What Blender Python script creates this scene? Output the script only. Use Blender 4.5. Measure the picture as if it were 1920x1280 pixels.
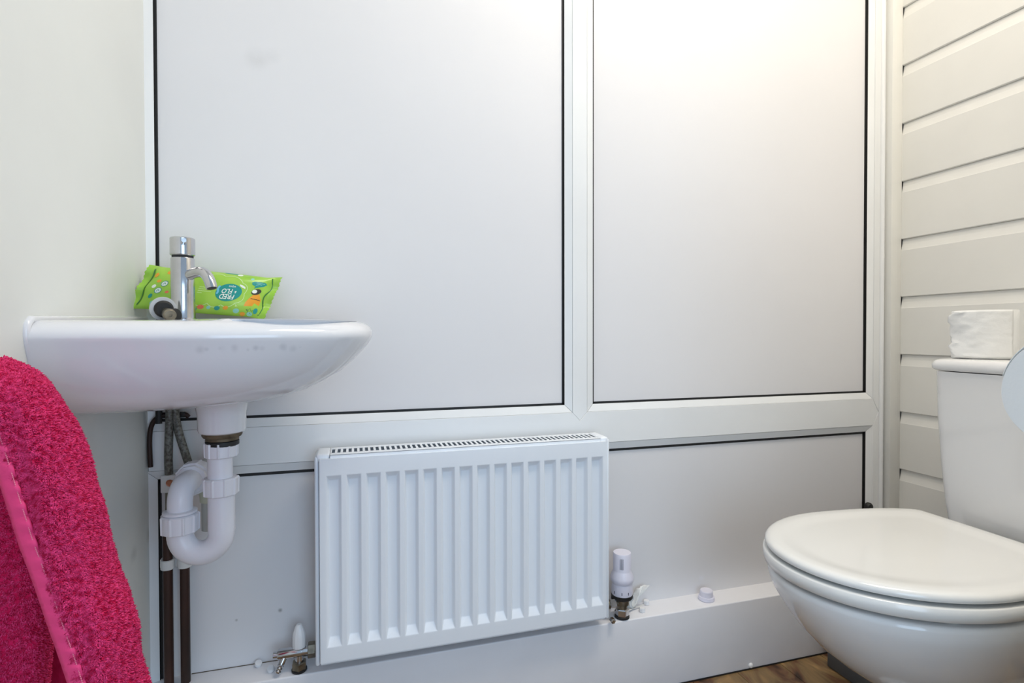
import bpy, bmesh, math, random
from mathutils import Vector, Matrix, noise
from math import sin, cos, pi, radians

for o in list(bpy.data.objects):
    bpy.data.objects.remove(o)
scene = bpy.context.scene
COL = scene.collection
random.seed(7)

# ------------------------------------------------------------------ camera, sky, lamps, exposure
CAM_H = 0.817
yaw, pitch, roll = radians(16.339), radians(0.757), radians(-0.1085)
fwd = Vector((sin(yaw) * cos(pitch), cos(yaw) * cos(pitch), -sin(pitch)))
rgt = Vector((cos(yaw), -sin(yaw), 0))
up = rgt.cross(fwd)
rg2 = cos(roll) * rgt + sin(roll) * up
up2 = -sin(roll) * rgt + cos(roll) * up
cam_d = bpy.data.cameras.new('camera')
cam_d.sensor_width = 36.0
cam_d.lens = 1012.5 / 1920 * 36.0
cam_d.clip_start = 0.01
cam = bpy.data.objects.new('camera', cam_d)
M = Matrix.Identity(4)
for i in range(3):
    M[i][0] = rg2[i]; M[i][1] = up2[i]; M[i][2] = -fwd[i]
M[2][3] = CAM_H
cam.matrix_world = M
COL.objects.link(cam)
scene.camera = cam

world = bpy.data.worlds.new('daylight')
scene.world = world
world.use_nodes = True
bg = world.node_tree.nodes['Background']
bg.inputs[0].default_value = (0.62, 0.80, 1.0, 1)
bg.inputs[1].default_value = 0.46

def area(name, loc, rot, sx, sy, power, col):
    l = bpy.data.lights.new(name, 'AREA')
    l.shape = 'RECTANGLE'; l.size = sx; l.size_y = sy
    l.energy = power; l.color = col
    o = bpy.data.objects.new(name, l)
    o.location = loc; o.rotation_euler = rot
    COL.objects.link(o)
    return o
area('ceiling_lamp', (0.80, 0.33, 2.385), (0, 0, 0), 0.90, 0.42, 16.2, (1.0, 0.905, 0.79))
area('doorway_daylight', (0.34, -0.75, 0.80), (radians(90), 0, radians(5)), 0.8, 1.0, 6.2, (0.56, 0.76, 1.0))

scene.view_settings.view_transform = 'Standard'
scene.view_settings.look = 'None'
scene.view_settings.gamma = 1.0
scene.view_settings.use_curve_mapping = False
scene.view_settings.exposure = 0.43

# ------------------------------------------------------------------ materials
def mat(name, col, rough=0.5, metal=0.0, coat=0.0, spec=0.5, var=0.0, vscale=12.0, bump=0.0, bscale=60.0, col2=None, stretch=None, trans=0.0):
    m = bpy.data.materials.new(name)
    m.use_nodes = True
    nt = m.node_tree
    p = nt.nodes['Principled BSDF']
    p.inputs['Base Color'].default_value = (*col, 1)
    p.inputs['Roughness'].default_value = rough
    p.inputs['Metallic'].default_value = metal
    p.inputs['Coat Weight'].default_value = coat
    p.inputs['Coat Roughness'].default_value = 0.05
    p.inputs['Specular IOR Level'].default_value = spec
    if trans:
        p.inputs['Subsurface Weight'].default_value = trans
        p.inputs['Subsurface Radius'].default_value = (0.02, 0.02, 0.02)
    tc = nt.nodes.new('ShaderNodeNewGeometry')
    src = tc.outputs['Position']
    if stretch:
        mp = nt.nodes.new('ShaderNodeMapping')
        mp.inputs['Scale'].default_value = stretch
        nt.links.new(src, mp.inputs['Vector']); src = mp.outputs['Vector']
    if var or col2:
        nz = nt.nodes.new('ShaderNodeTexNoise')
        nz.inputs['Scale'].default_value = vscale
        nz.inputs['Detail'].default_value = 5
        nt.links.new(src, nz.inputs['Vector'])
        cr = nt.nodes.new('ShaderNodeValToRGB')
        c2 = col2 or tuple(c * (1 - var) for c in col)
        cr.color_ramp.elements[0].position = 0.35; cr.color_ramp.elements[0].color = (*c2, 1)
        cr.color_ramp.elements[1].position = 0.62; cr.color_ramp.elements[1].color = (*col, 1)
        nt.links.new(nz.outputs['Fac'], cr.inputs['Fac'])
        nt.links.new(cr.outputs['Color'], p.inputs['Base Color'])
    if bump:
        n2 = nt.nodes.new('ShaderNodeTexNoise')
        n2.inputs['Scale'].default_value = bscale; n2.inputs['Detail'].default_value = 3
        nt.links.new(src, n2.inputs['Vector'])
        b = nt.nodes.new('ShaderNodeBump')
        b.inputs['Strength'].default_value = bump; b.inputs['Distance'].default_value = 0.002
        nt.links.new(n2.outputs['Fac'], b.inputs['Height'])
        nt.links.new(b.outputs['Normal'], p.inputs['Normal'])
    return m

def add_stain(m, spots):
    """small soft grubby marks at fixed places on the surface: (x, y, z), radius, strength, colour"""
    nt = m.node_tree; p = nt.nodes['Principled BSDF']
    g = nt.nodes.new('ShaderNodeNewGeometry')
    nz = nt.nodes.new('ShaderNodeTexNoise'); nz.inputs['Scale'].default_value = 40
    nt.links.new(g.outputs['Position'], nz.inputs['Vector'])
    for (c, r, s, colr) in spots:
        d = nt.nodes.new('ShaderNodeVectorMath'); d.operation = 'DISTANCE'
        d.inputs[1].default_value = c
        nt.links.new(g.outputs['Position'], d.inputs[0])
        mr = nt.nodes.new('ShaderNodeMapRange'); mr.interpolation_type = 'SMOOTHSTEP'
        mr.inputs['From Min'].default_value = 0.0; mr.inputs['From Max'].default_value = r
        mr.inputs['To Min'].default_value = s; mr.inputs['To Max'].default_value = 0.0
        nt.links.new(d.outputs['Value'], mr.inputs['Value'])
        mu = nt.nodes.new('ShaderNodeMath'); mu.operation = 'MULTIPLY'
        nt.links.new(mr.outputs['Result'], mu.inputs[0]); nt.links.new(nz.outputs['Fac'], mu.inputs[1])
        mx = nt.nodes.new('ShaderNodeMix'); mx.data_type = 'RGBA'
        mx.inputs['B'].default_value = (*colr, 1)
        bc = p.inputs['Base Color']
        if bc.is_linked:
            nt.links.new(bc.links[0].from_socket, mx.inputs['A'])
        else:
            mx.inputs['A'].default_value = bc.default_value
        nt.links.new(mu.outputs['Value'], mx.inputs['Factor'])
        nt.links.new(mx.outputs['Result'], bc)

M_upvc = mat('white_upvc', (0.86, 0.87, 0.87), 0.32, var=0.03, vscale=6)
M_panel = mat('satin_white_panel', (0.80, 0.79, 0.80), 0.45, spec=0.3, var=0.02, vscale=2.5)
add_stain(M_panel, [((-0.178, 1.153, 1.352), 0.030, 0.35, (0.42, 0.41, 0.40)), ((-0.150, 1.153, 1.362), 0.022, 0.22, (0.45, 0.44, 0.43)),
                    ((-0.143, 1.153, 0.270), 0.006, 1.5, (0.12, 0.12, 0.11)), ((-0.222, 1.153, 0.262), 0.004, 1.2, (0.2, 0.19, 0.17)),
                    ((0.83, 1.153, 0.21), 0.012, 0.8, (0.85, 0.85, 0.92))])
M_wall = mat('painted_plaster', (0.80, 0.81, 0.775), 0.55, var=0.03, vscale=5, bump=0.06, bscale=90)
add_stain(M_wall, [((-0.365, 0.785, 1.27), 0.025, 0.35, (0.55, 0.55, 0.5)), ((-0.365, 0.90, 0.70), 0.035, 0.9, (0.90, 0.89, 0.85)),
                   ((-0.365, 1.02, 0.885), 0.10, 0.45, (0.62, 0.63, 0.52)), ((-0.365, 1.07, 0.44), 0.02, 0.6, (0.3, 0.3, 0.28)),
                   ((-0.365, 1.145, 0.60), 0.03, 0.8, (0.3, 0.28, 0.2)), ((-0.365, 1.145, 0.45), 0.025, 0.8, (0.3, 0.28, 0.2))])
M_clad = mat('cream_white_cladding', (0.80, 0.79, 0.745), 0.42, var=0.025, vscale=8)
M_boxing = mat('white_boxing', (0.87, 0.87, 0.90), 0.38, var=0.03, vscale=10)
M_rad = mat('radiator_enamel', (0.86, 0.90, 0.95), 0.3)
M_slot = mat('dark_slot', (0.03, 0.03, 0.03), 0.8)
M_black = mat('black_rubber', (0.012, 0.012, 0.012), 0.55)
M_cer = mat('white_vitreous_china', (0.80, 0.80, 0.80), 0.10, coat=0.5)
M_cerw = mat('basin_china', (0.78, 0.78, 0.80), 0.12, coat=0.5)
_r = random.Random(11)
add_stain(M_cerw, [((-0.187 + 0.0070 * i + _r.uniform(-0.004, 0.004), 0.7690 + 0.0000075 * (i * 8.2) ** 1.70, 0.7990 + _r.uniform(-0.0028, 0.0016)), _r.uniform(0.003, 0.0085), _r.uniform(0.10, 0.65), (0.25, 0.25, 0.28)) for i in range(17) if i not in (2, 7, 11, 12)])
M_seat = mat('glossy_white_seat', (0.82, 0.82, 0.80), 0.14, coat=0.3)
M_chrome = mat('worn_chrome', (0.62, 0.62, 0.64), 0.13, metal=1.0, var=0.12, vscale=40)
M_brass = mat('tarnished_nickel', (0.30, 0.27, 0.21), 0.35, metal=0.9, var=0.4, vscale=60)
M_pipe = mat('white_waste_plastic', (0.80, 0.79, 0.83), 0.30)
M_pipe2 = mat('grey_waste_plastic', (0.50, 0.51, 0.50), 0.4)
M_beige = mat('yellowed_plastic', (0.62, 0.62, 0.50), 0.4)
M_rust = mat('rusty_fitting', (0.16, 0.12, 0.07), 0.6, metal=0.3, var=0.5, vscale=80)
M_copper = mat('old_brown_copper', (0.050, 0.018, 0.011), 0.45, metal=0.2, col2=(0.012, 0.008, 0.007), vscale=14, stretch=(1, 1, 0.25))
M_clip = mat('white_clip', (0.74, 0.74, 0.72), 0.4)
M_braid = mat('braided_hose', (0.20, 0.20, 0.18), 0.5, metal=0.4, col2=(0.08, 0.075, 0.06), vscale=240)
M_grout = mat('sealant', (0.84, 0.83, 0.77), 0.5, var=0.05, vscale=60)
M_paper = mat('tissue_paper', (0.90, 0.90, 0.88), 0.9, bump=0.25, bscale=130)
M_paper2 = mat('tissue_paper_smooth', (0.90, 0.91, 0.90), 0.9, bump=0.1, bscale=250)
M_card = mat('cardboard', (0.45, 0.36, 0.25), 0.9)
M_grey = mat('slate_grey_plastic', (0.10, 0.105, 0.11), 0.55, var=0.15, vscale=8)
M_lilac = mat('lilac_white_plastic', (0.79, 0.78, 0.89), 0.35)
M_white = mat('plain_white_plastic', (0.86, 0.86, 0.87), 0.3)
M_ivory = mat('ivory_plastic', (0.80, 0.79, 0.72), 0.35)
M_ink = mat('grey_print', (0.12, 0.12, 0.16), 0.6)
M_ceil = mat('white_ceiling', (0.82, 0.82, 0.80), 0.7)
M_pink = mat('pink_terry', (0.74, 0.022, 0.13), 0.95, spec=0.1, col2=(0.60, 0.010, 0.075), vscale=90)
M_pile = mat('pink_terry_loops', (0.88, 0.070, 0.24), 0.95, spec=0.1, col2=(0.55, 0.010, 0.065), vscale=230)
M_band = mat('pink_woven_band', (0.84, 0.055, 0.21), 0.55, spec=0.3, bump=0.3, bscale=90)
M_green = mat('lime_green_film', (0.38, 0.64, 0.075), 0.28, col2=(0.30, 0.58, 0.055), vscale=30)
M_teal = mat('teal_print', (0.015, 0.30, 0.27), 0.3)
M_pw = mat('white_print', (0.86, 0.90, 0.82), 0.3)
M_pale = mat('pale_green_print', (0.60, 0.82, 0.36), 0.3)
M_orange = mat('orange_print', (0.84, 0.36, 0.03), 0.3)
M_coral = mat('coral_print', (0.82, 0.20, 0.10), 0.3)
M_aqua = mat('aqua_print', (0.28, 0.64, 0.56), 0.3)
M_dk = mat('dark_print', (0.04, 0.04, 0.03), 0.4)
M_dgreen = mat('dark_green_print_shade', (0.04, 0.20, 0.06), 0.4)  # star print, and the painted shading of the crimped ends
M_lblue = mat('light_blue_print', (0.18, 0.55, 0.75), 0.3)

def wood_mat():
    m = bpy.data.materials.new('brown_wood_vinyl'); m.use_nodes = True
    nt = m.node_tree; p = nt.nodes['Principled BSDF']; p.inputs['Roughness'].default_value = 0.45
    g = nt.nodes.new('ShaderNodeNewGeometry')
    mp = nt.nodes.new('ShaderNodeMapping'); mp.inputs['Scale'].default_value = (2.0, 0.9, 1.0)
    nt.links.new(g.outputs['Position'], mp.inputs['Vector'])
    n1 = nt.nodes.new('ShaderNodeTexNoise'); n1.inputs['Scale'].default_value = 8; n1.inputs['Detail'].default_value = 8; n1.inputs['Distortion'].default_value = 1.6
    nt.links.new(mp.outputs['Vector'], n1.inputs['Vector'])
    cr = nt.nodes.new('ShaderNodeValToRGB'); e = cr.color_ramp.elements
    e[0].position = 0.32; e[0].color = (0.035, 0.018, 0.010, 1)
    e[1].position = 0.70; e[1].color = (0.46, 0.29, 0.12, 1)
    k = e.new(0.43); k.color = (0.17, 0.080, 0.038, 1)
    k = e.new(0.52); k.color = (0.22, 0.145, 0.065, 1)
    k = e.new(0.60); k.color = (0.30, 0.185, 0.080, 1)
    nt.links.new(n1.outputs['Fac'], cr.inputs['Fac'])
    nt.links.new(cr.outputs['Color'], p.inputs['Base Color'])
    return m
M_wood = wood_mat()
M_sub = mat('dark_floor_joint', (0.02, 0.012, 0.01), 0.8)

# ------------------------------------------------------------------ building helpers
ORI = {}
def finish(o, verts_center, parent):
    base = ORI.get(parent.name, Vector((0, 0, 0))) if parent else Vector((0, 0, 0))
    o.location = verts_center - base
    ORI[o.name] = verts_center
    if parent:
        o.parent = parent

def props(o, label=None, cat=None, group=None, kind=None):
    if label: o['label'] = label
    if cat: o['category'] = cat
    if group: o['group'] = group
    if kind: o['kind'] = kind
    return o

def mk(name, verts, faces, m, parent=None, smooth=False, bevel=0.0, seg=2, sharp=35, label=None, cat=None, group=None, kind=None, recalc=True):
    c = Vector((0, 0, 0))
    vs = [Vector(v) for v in verts]
    lo = Vector([min(v[i] for v in vs) for i in range(3)]); hi = Vector([max(v[i] for v in vs) for i in range(3)])
    c = (lo + hi) / 2
    if parent is None: c.z = lo.z
    me = bpy.data.meshes.new(name)
    me.from_pydata([v - c for v in vs], [], faces)
    bm = bmesh.new(); bm.from_mesh(me)
    if recalc: bmesh.ops.recalc_face_normals(bm, faces=bm.faces)
    if bevel:
        ed = [e for e in bm.edges if len(e.link_faces) == 2 and e.calc_face_angle(0) > radians(30)]
        bmesh.ops.bevel(bm, geom=ed, offset=bevel, offset_type='OFFSET', segments=seg, profile=0.5, affect='EDGES', clamp_overlap=True)
    bm.to_mesh(me); bm.free()
    if smooth or bevel:
        me.shade_smooth()
        try: me.set_sharp_from_angle(angle=radians(sharp))
        except Exception: pass
    me.materials.append(m)
    o = bpy.data.objects.new(name, me)
    COL.objects.link(o)
    finish(o, c, parent)
    props(o, label, cat, group, kind)
    return o

def thing(name, loc, label, cat, group=None, kind=None):
    o = bpy.data.objects.new(name, None)
    o.empty_display_size = 0.05
    COL.objects.link(o)
    o.location = loc; ORI[o.name] = Vector(loc)
    props(o, label, cat, group, kind)
    return o

def boxv(x0, x1, y0, y1, z0, z1):
    v = [(x, y, z) for x in (x0, x1) for y in (y0, y1) for z in (z0, z1)]
    f = [(0, 1, 3, 2), (4, 6, 7, 5), (0, 4, 5, 1), (2, 3, 7, 6), (0, 2, 6, 4), (1, 5, 7, 3)]
    return v, f
def box(name, x0, x1, y0, y1, z0, z1, m, parent=None, bevel=0.0, **k):
    v, f = boxv(x0, x1, y0, y1, z0, z1)
    return mk(name, v, f, m, parent, bevel=bevel, **k)
def boxes(name, L, m, parent=None, bevel=0.0, **k):
    V, F = [], []
    for b in L:
        v, f = boxv(*b); n = len(V)
        V += v; F += [tuple(i + n for i in q) for q in f]
    return mk(name, V, F, m, parent, bevel=bevel, **k)

def prism(name, poly, y0, y1, m, parent=None, bevel=0.0, **k):
    """poly in X,Z extruded along Y"""
    n = len(poly)
    v = [(x, y0, z) for x, z in poly] + [(x, y1, z) for x, z in poly]
    f = [tuple(range(n)), tuple(range(2 * n - 1, n - 1, -1))] + [(i, (i + 1) % n, n + (i + 1) % n, n + i) for i in range(n)]
    return mk(name, v, f, m, parent, bevel=bevel, **k)

def frame_of(d):
    d = Vector(d).normalized()
    a = Vector((0, 0, 1)) if abs(d.z) < 0.9 else Vector((1, 0, 0))
    u = d.cross(a).normalized(); w = d.cross(u).normalized()
    return u, w, d

def lathe_vf(prof, c, d=(0, 0, 1), seg=32, shape=None):
    u, w, d = frame_of(d); c = Vector(c)
    V, F = [], []
    for r, h in prof:
        for i in range(seg):
            a = 2 * pi * i / seg
            rr = r * (shape(a) if shape else 1)
            V.append(c + d * h + (u * cos(a) + w * sin(a)) * rr)
    for j in range(len(prof) - 1):
        for i in range(seg):
            F.append((j * seg + i, j * seg + (i + 1) % seg, (j + 1) * seg + (i + 1) % seg, (j + 1) * seg + i))
    F.append(tuple(range(seg - 1, -1, -1)))
    n = (len(prof) - 1) * seg
    F.append(tuple(range(n, n + seg)))
    return V, F
def lathe(name, prof, c, m, parent=None, d=(0, 0, 1), seg=32, shape=None, sharp=35, **k):
    V, F = lathe_vf(prof, c, d, seg, shape)
    return mk(name, V, F, m, parent, smooth=True, sharp=sharp, **k)

def tube_vf(pts, rad, seg=20):
    pts = [Vector(p) for p in pts]
    n = len(pts)
    if not hasattr(rad, '__len__'): rad = [rad] * n
    V, F = [], []
    t = (pts[1] - pts[0]).normalized()
    u, w, _ = frame_of(t)
    for i, p in enumerate(pts):
        if i == 0: tt = pts[1] - pts[0]
        elif i == n - 1: tt = pts[-1] - pts[-2]
        else: tt = (pts[i + 1] - p).normalized() + (p - pts[i - 1]).normalized()
        tt.normalize()
        u = (u - tt * u.dot(tt)).normalized(); w = tt.cross(u)
        for k in range(seg):
            a = 2 * pi * k / seg
            V.append(p + (u * cos(a) + w * sin(a)) * rad[i])
    for j in range(n - 1):
        for i in range(seg):
            F.append((j * seg + i, j * seg + (i + 1) % seg, (j + 1) * seg + (i + 1) % seg, (j + 1) * seg + i))
    F.append(tuple(range(seg - 1, -1, -1))); F.append(tuple(range((n - 1) * seg, n * seg)))
    return V, F
def tube(name, pts, rad, m, parent=None, seg=20, **k):
    V, F = tube_vf(pts, rad, seg)
    return mk(name, V, F, m, parent, smooth=True, **k)
def join_vf(parts):
    V, F = [], []
    for v, f in parts:
        n = len(V); V += list(v); F += [tuple(i + n for i in q) for q in f]
    return V, F
def spline(pts, n):
    """Catmull-Rom through the points"""
    P = [Vector(p) for p in pts]
    P = [2 * P[0] - P[1]] + P + [2 * P[-1] - P[-2]]
    out = []
    for i in range(1, len(P) - 2):
        for k in range(n):
            t = k / n
            a, b, c, d = P[i - 1:i + 3]
            out.append(0.5 * ((2 * b) + (c - a) * t + (2 * a - 5 * b + 4 * c - d) * t * t + (3 * b - a - 3 * c + d) * t ** 3))
    out.append(P[-2])
    return out
def loft(name, rings, m, parent=None, cap0=True, cap1=True, smooth=True, **k):
    n = len(rings[0]); V = [v for r in rings for v in r]; F = []
    for j in range(len(rings) - 1):
        for i in range(n):
            F.append((j * n + i, j * n + (i + 1) % n, (j + 1) * n + (i + 1) % n, (j + 1) * n + i))
    if cap0: F.append(tuple(range(n - 1, -1, -1)))
    if cap1: F.append(tuple(range((len(rings) - 1) * n, len(rings) * n)))
    return mk(name, V, F, m, parent, smooth=smooth, **k)
def nut_shape(ribs, depth=0.06):
    def s(a):
        x = (a * ribs / (2 * pi)) % 1.0
        return 1.0 if x < 0.16 else 1.0 - depth
    return s

# ------------------------------------------------------------------ the room
XL, XR, YB = -0.365, 1.445, 1.153
YF = 1.140                                   # face of the white frame on the back wall
Z_TR0, Z_TR1 = 0.5485, 0.6555               # lower / upper panel edges either side of the transom
Z_LOW, Z_TOP = 0.171, 2.40
g, b = 0.0045, 0.017

floor = box('floor', -1.0, 1.6, -1.2, 1.25, -0.03, -0.003, M_sub, label='brown wood-effect vinyl plank floor beneath the white toilet', cat='floor', kind='structure')
PW = 0.125
k = 0
x = -0.99
while x < 1.58:
    x1 = min(x + PW, 1.6)
    ys = [-1.2, -0.45 + (0.37 * k) % 0.6, 0.55 + (0.29 * k) % 0.35, 1.25]
    for y0, y1 in zip(ys[:-1], ys[1:]):
        box('plank', x + 0.0008, x1 - 0.0008, y0 + 0.0008, y1 - 0.0008, -0.004, 0.0, M_wood, floor, bevel=0.0008, seg=1)
    x = x1; k += 1

ceil = box('ceiling', -0.6, 1.6, -0.05, 1.3, 2.40, 2.50, M_ceil, label='white ceiling above the toilet and basin', cat='ceiling', kind='structure')
wl = box('wall_left', XL - 0.1, XL, -0.15, 1.25, 0.0, 2.40, M_wall, label='off-white painted side wall behind the basin and pink towel', cat='wall', kind='structure')
# near wall stub beside the doorway (carries the toilet roll holder)
wf = box('wall_front', 0.725, 1.55, 0.21, 0.28, 0.0, 2.40, M_wall, label='painted wall beside the doorway carrying the roll holder', cat='wall', kind='structure')

# back wall: white framed panels
wb = box('wall_back', -0.5, 1.6, YB + 0.012, YB + 0.10, 0.0, 2.40, M_panel, label='white framed panel wall behind the radiator', cat='wall', kind='structure')
XA0, XA1 = -0.3515, 0.4610        # panel opening (outer gasket edges)
XB0, XB1 = 0.5310, 1.3480
openings = [(XA0, XA1, Z_TR1, 2.35), (XB0, XB1, Z_TR1, 2.35), (XA0, XB1, Z_LOW - 0.03, Z_TR0)]
for (x0, x1, z0, z1) in openings:
    box('panel', x0 - 0.01, x1 + 0.01, YB, YB + 0.012, z0 - 0.01, z1 + 0.01, M_panel, wb)
    # black gasket ring
    ring = [(x0 - 0.002, x0 + g, YB - 0.0015, YB + 0.001, z0, z1), (x1 - g, x1 + 0.002, YB - 0.0015, YB + 0.001, z0, z1),
            (x0, x1, YB - 0.0015, YB + 0.001, z0 - 0.002, z0 + g), (x0, x1, YB - 0.0015, YB + 0.001, z1 - g * (1.5 if z0 < 0.3 else 1.0), z1 + 0.002),
            (x0 - 0.001, x0 + 0.0006, YB - 0.0058, YB, z0, z1), (x1 - 0.0006, x1 + 0.001, YB - 0.0058, YB, z0, z1),
            (x0, x1, YB - 0.0058, YB, z0 - 0.001, z0 + 0.0006), (x0, x1, YB - 0.0058, YB, z1 - 0.0006, z1 + 0.001)]
    boxes('gasket', ring, M_black, wb)
    # four mitred glazing beads
    I = [(x0, z0), (x1, z0), (x1, z1), (x0, z1)]
    O = [(x0 - b, z0 - b), (x1 + b, z0 - b), (x1 + b, z1 + b), (x0 - b, z1 + b)]
    for a in range(4):
        c = (a + 1) % 4
        if z0 < 0.3 and a == 0: continue
        yi, yo = YB - 0.0060, YF + 0.0006
        # small shrink so that the mitre joints read
        def sh(p, q, t=0.0005):
            d = Vector((q[0] - p[0], q[1] - p[1])).normalized() * t
            return (p[0] + d.x, p[1] + d.y)
        ia, ic, oa, oc = sh(I[a], I[c]), sh(I[c], I[a]), sh(O[a], O[c]), sh(O[c], O[a])
        oa2 = (oa[0] + (ia[0] - oa[0]) * 0.03, oa[1] + (ia[1] - oa[1]) * 0.03)
        oc2 = (oc[0] + (ic[0] - oc[0]) * 0.03, oc[1] + (ic[1] - oc[1]) * 0.03)
        V = [(ia[0], yi, ia[1]), (ic[0], yi, ic[1]), (oc2[0], yo, oc2[1]), (oa2[0], yo, oa2[1]),
             (ia[0], YB + 0.002, ia[1]), (ic[0], YB + 0.002, ic[1]), (oc2[0], YB + 0.002, oc2[1]), (oa2[0], YB + 0.002, oa2[1])]
        F = [(0, 1, 2, 3), (7, 6, 5, 4), (0, 4, 5, 1), (2, 6, 7, 3), (1, 5, 6, 2), (3, 7, 4, 0)]
        mk('bead', V, F, M_upvc, wb)
# frame members (flat faces), with the pointed joints
mx0, mx1 = XA1 + b, XB0 - b
mc = (mx0 + mx1) / 2
zt1 = Z_TR1 - b; zt0 = Z_TR0 + b; zm = (zt0 + zt1) / 2
rx0, rx1 = XB1 + b, 1.3860
hw = (mx1 - mx0) / 2
e = 0.0003
prism('mullion', [(mx0, 2.37), (mx0, zt1), (mc, zt1 - hw * 1.05), (mx1, zt1), (mx1, 2.37)], YF, YB + 0.01, M_upvc, wb, bevel=0.0006, seg=1)
lx0 = XL + 0.001
prism('transom', [(lx0, zt0), (rx0 - e, zt0), (rx1 - 0.0015, zm), (rx0 - e, zt1), (mx1 + e, zt1), (mc, zt1 - hw * 1.05 - 2 * e), (mx0 - e, zt1), (lx0, zt1)],
      YF, YB + 0.01, M_upvc, wb, bevel=0.0006, seg=1)
prism('stile', [(rx0, 2.37), (rx0, zt1), (rx1 - 0.0008, zm + 0.001), (rx1, zm + 0.001), (rx1, 2.37)], YF, YB + 0.01, M_upvc, wb, bevel=0.0006, seg=1)
prism('stile', [(rx0, 0.172), (rx0, zt0), (rx1 - 0.0008, zm - 0.001), (rx1, zm - 0.001), (rx1, 0.172)], YF, YB + 0.01, M_upvc, wb, bevel=0.0006, seg=1)
box('stile', lx0 - 0.004, XA0 - b, YF + 0.0006, YB + 0.01, zt1, 2.37, M_upvc, wb)
box('stile', lx0 - 0.004, XA0 - b, YF + 0.0006, YB + 0.01, 0.172, zt0, M_upvc, wb)
box('head_rail', lx0, rx1, YF, YB + 0.01, 2.367, 2.40, M_upvc, wb)

# quadrant bead and corner strip at the right end of the back wall
qp = [(1.3865 + 0.0205 * (0.5 - 0.5 * cos(pi * t / 8)), YB + 0.008 - 0.024 * sin(pi * t / 8) ** 0.6) for t in range(9)]
n = len(qp)
V = [(x, y, z) for z in (0.172, 2.40) for x, y in qp]
F = [tuple(range(n)), tuple(range(2 * n - 1, n - 1, -1))] + [(i, (i + 1) % n, n + (i + 1) % n, n + i) for i in range(n)]
mk('trim_1', V, F, M_upvc, None, smooth=True, label='rounded white quadrant bead in the corner beside the panel frame', cat='trim', kind='structure')
box('trim_2', 1.4092, XR + 0.001, 1.126, YB + 0.02, 0.172, 2.40, M_clad, None, bevel=0.001, label='flat white corner strip at the end of the clad boards', cat='trim', kind='structure')

# right wall: shiplap boards
wr = box('wall_right', XR + 0.022, XR + 0.12, 0.10, 1.25, 0.0, 2.40, M_clad, label='wall of horizontal cream-white shiplap boards behind the cistern', cat='wall', kind='structure')
PB = 0.158
prof = [(0.012, 0.0), (0.0022, 0.0), (0.0, 0.0022), (0.0, PB - 0.031), (0.0006, PB - 0.0295), (0.0024, PB - 0.022), (0.0042, PB - 0.014), (0.0054, PB - 0.006), (0.0058, PB - 0.0006), (0.0090, PB - 0.0004), (0.0090, PB + 0.004), (0.022, PB + 0.004), (0.022, 0.0)]
n = len(prof)
V = [(XR + px, y, pz) for y in (0.28, 1.1262) for px, pz in prof]
F = [tuple(range(n)), tuple(range(2 * n - 1, n - 1, -1))] + [(i, (i + 1) % n, n + (i + 1) % n, n + i) for i in range(n)]
zb0 = 0.4435 - 3 * PB
while zb0 < -0.001: zb0 += PB
first = None
zz = zb0
board_mesh = None
k = 0
while zz < 2.38:
    if board_mesh is None:
        o = mk('board', [(a_, b_, c_ + zz) for a_, b_, c_ in V], F, M_clad, wr)
        board_mesh = o
    else:
        o = board_mesh.copy(); COL.objects.link(o); o.parent = wr
        o.location = board_mesh.location + Vector((0, 0, PB * k))
    zz += PB; k += 1

# pipe boxing along the foot of the back wall
bx = thing('baseboard_back', (0.5, 1.12, 0.0), 'white pipe boxing along the floor below the radiator', 'boxing', kind='structure')
box('boxing', XL + 0.001, XR - 0.001, 1.0896, YB + 0.02, 0.001, Z_LOW, M_boxing, bx, bevel=0.003, seg=3)
box('floor_line', XL + 0.001, XR - 0.001, 1.0884, 1.0894, 0.0, 0.0035, M_black, bx, label='thin dark line along the floor')  # black strip along the foot of the boxing
box('sealant_line', -0.30, -0.04, YB - 0.002, YB + 0.001, Z_LOW, Z_LOW + 0.0006, M_rust, bx, label='grimy joint along the panel')
for (sx, sz) in ((0.9236, 0.010), (1.1500, 0.020)):
    lathe('screw_cap', [(0.0062, 0.0), (0.0060, 0.002), (0.0045, 0.0042), (0.002, 0.0052)], (sx, 1.0896, sz), M_white, bx, d=(0, -1, 0), seg=16)

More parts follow.
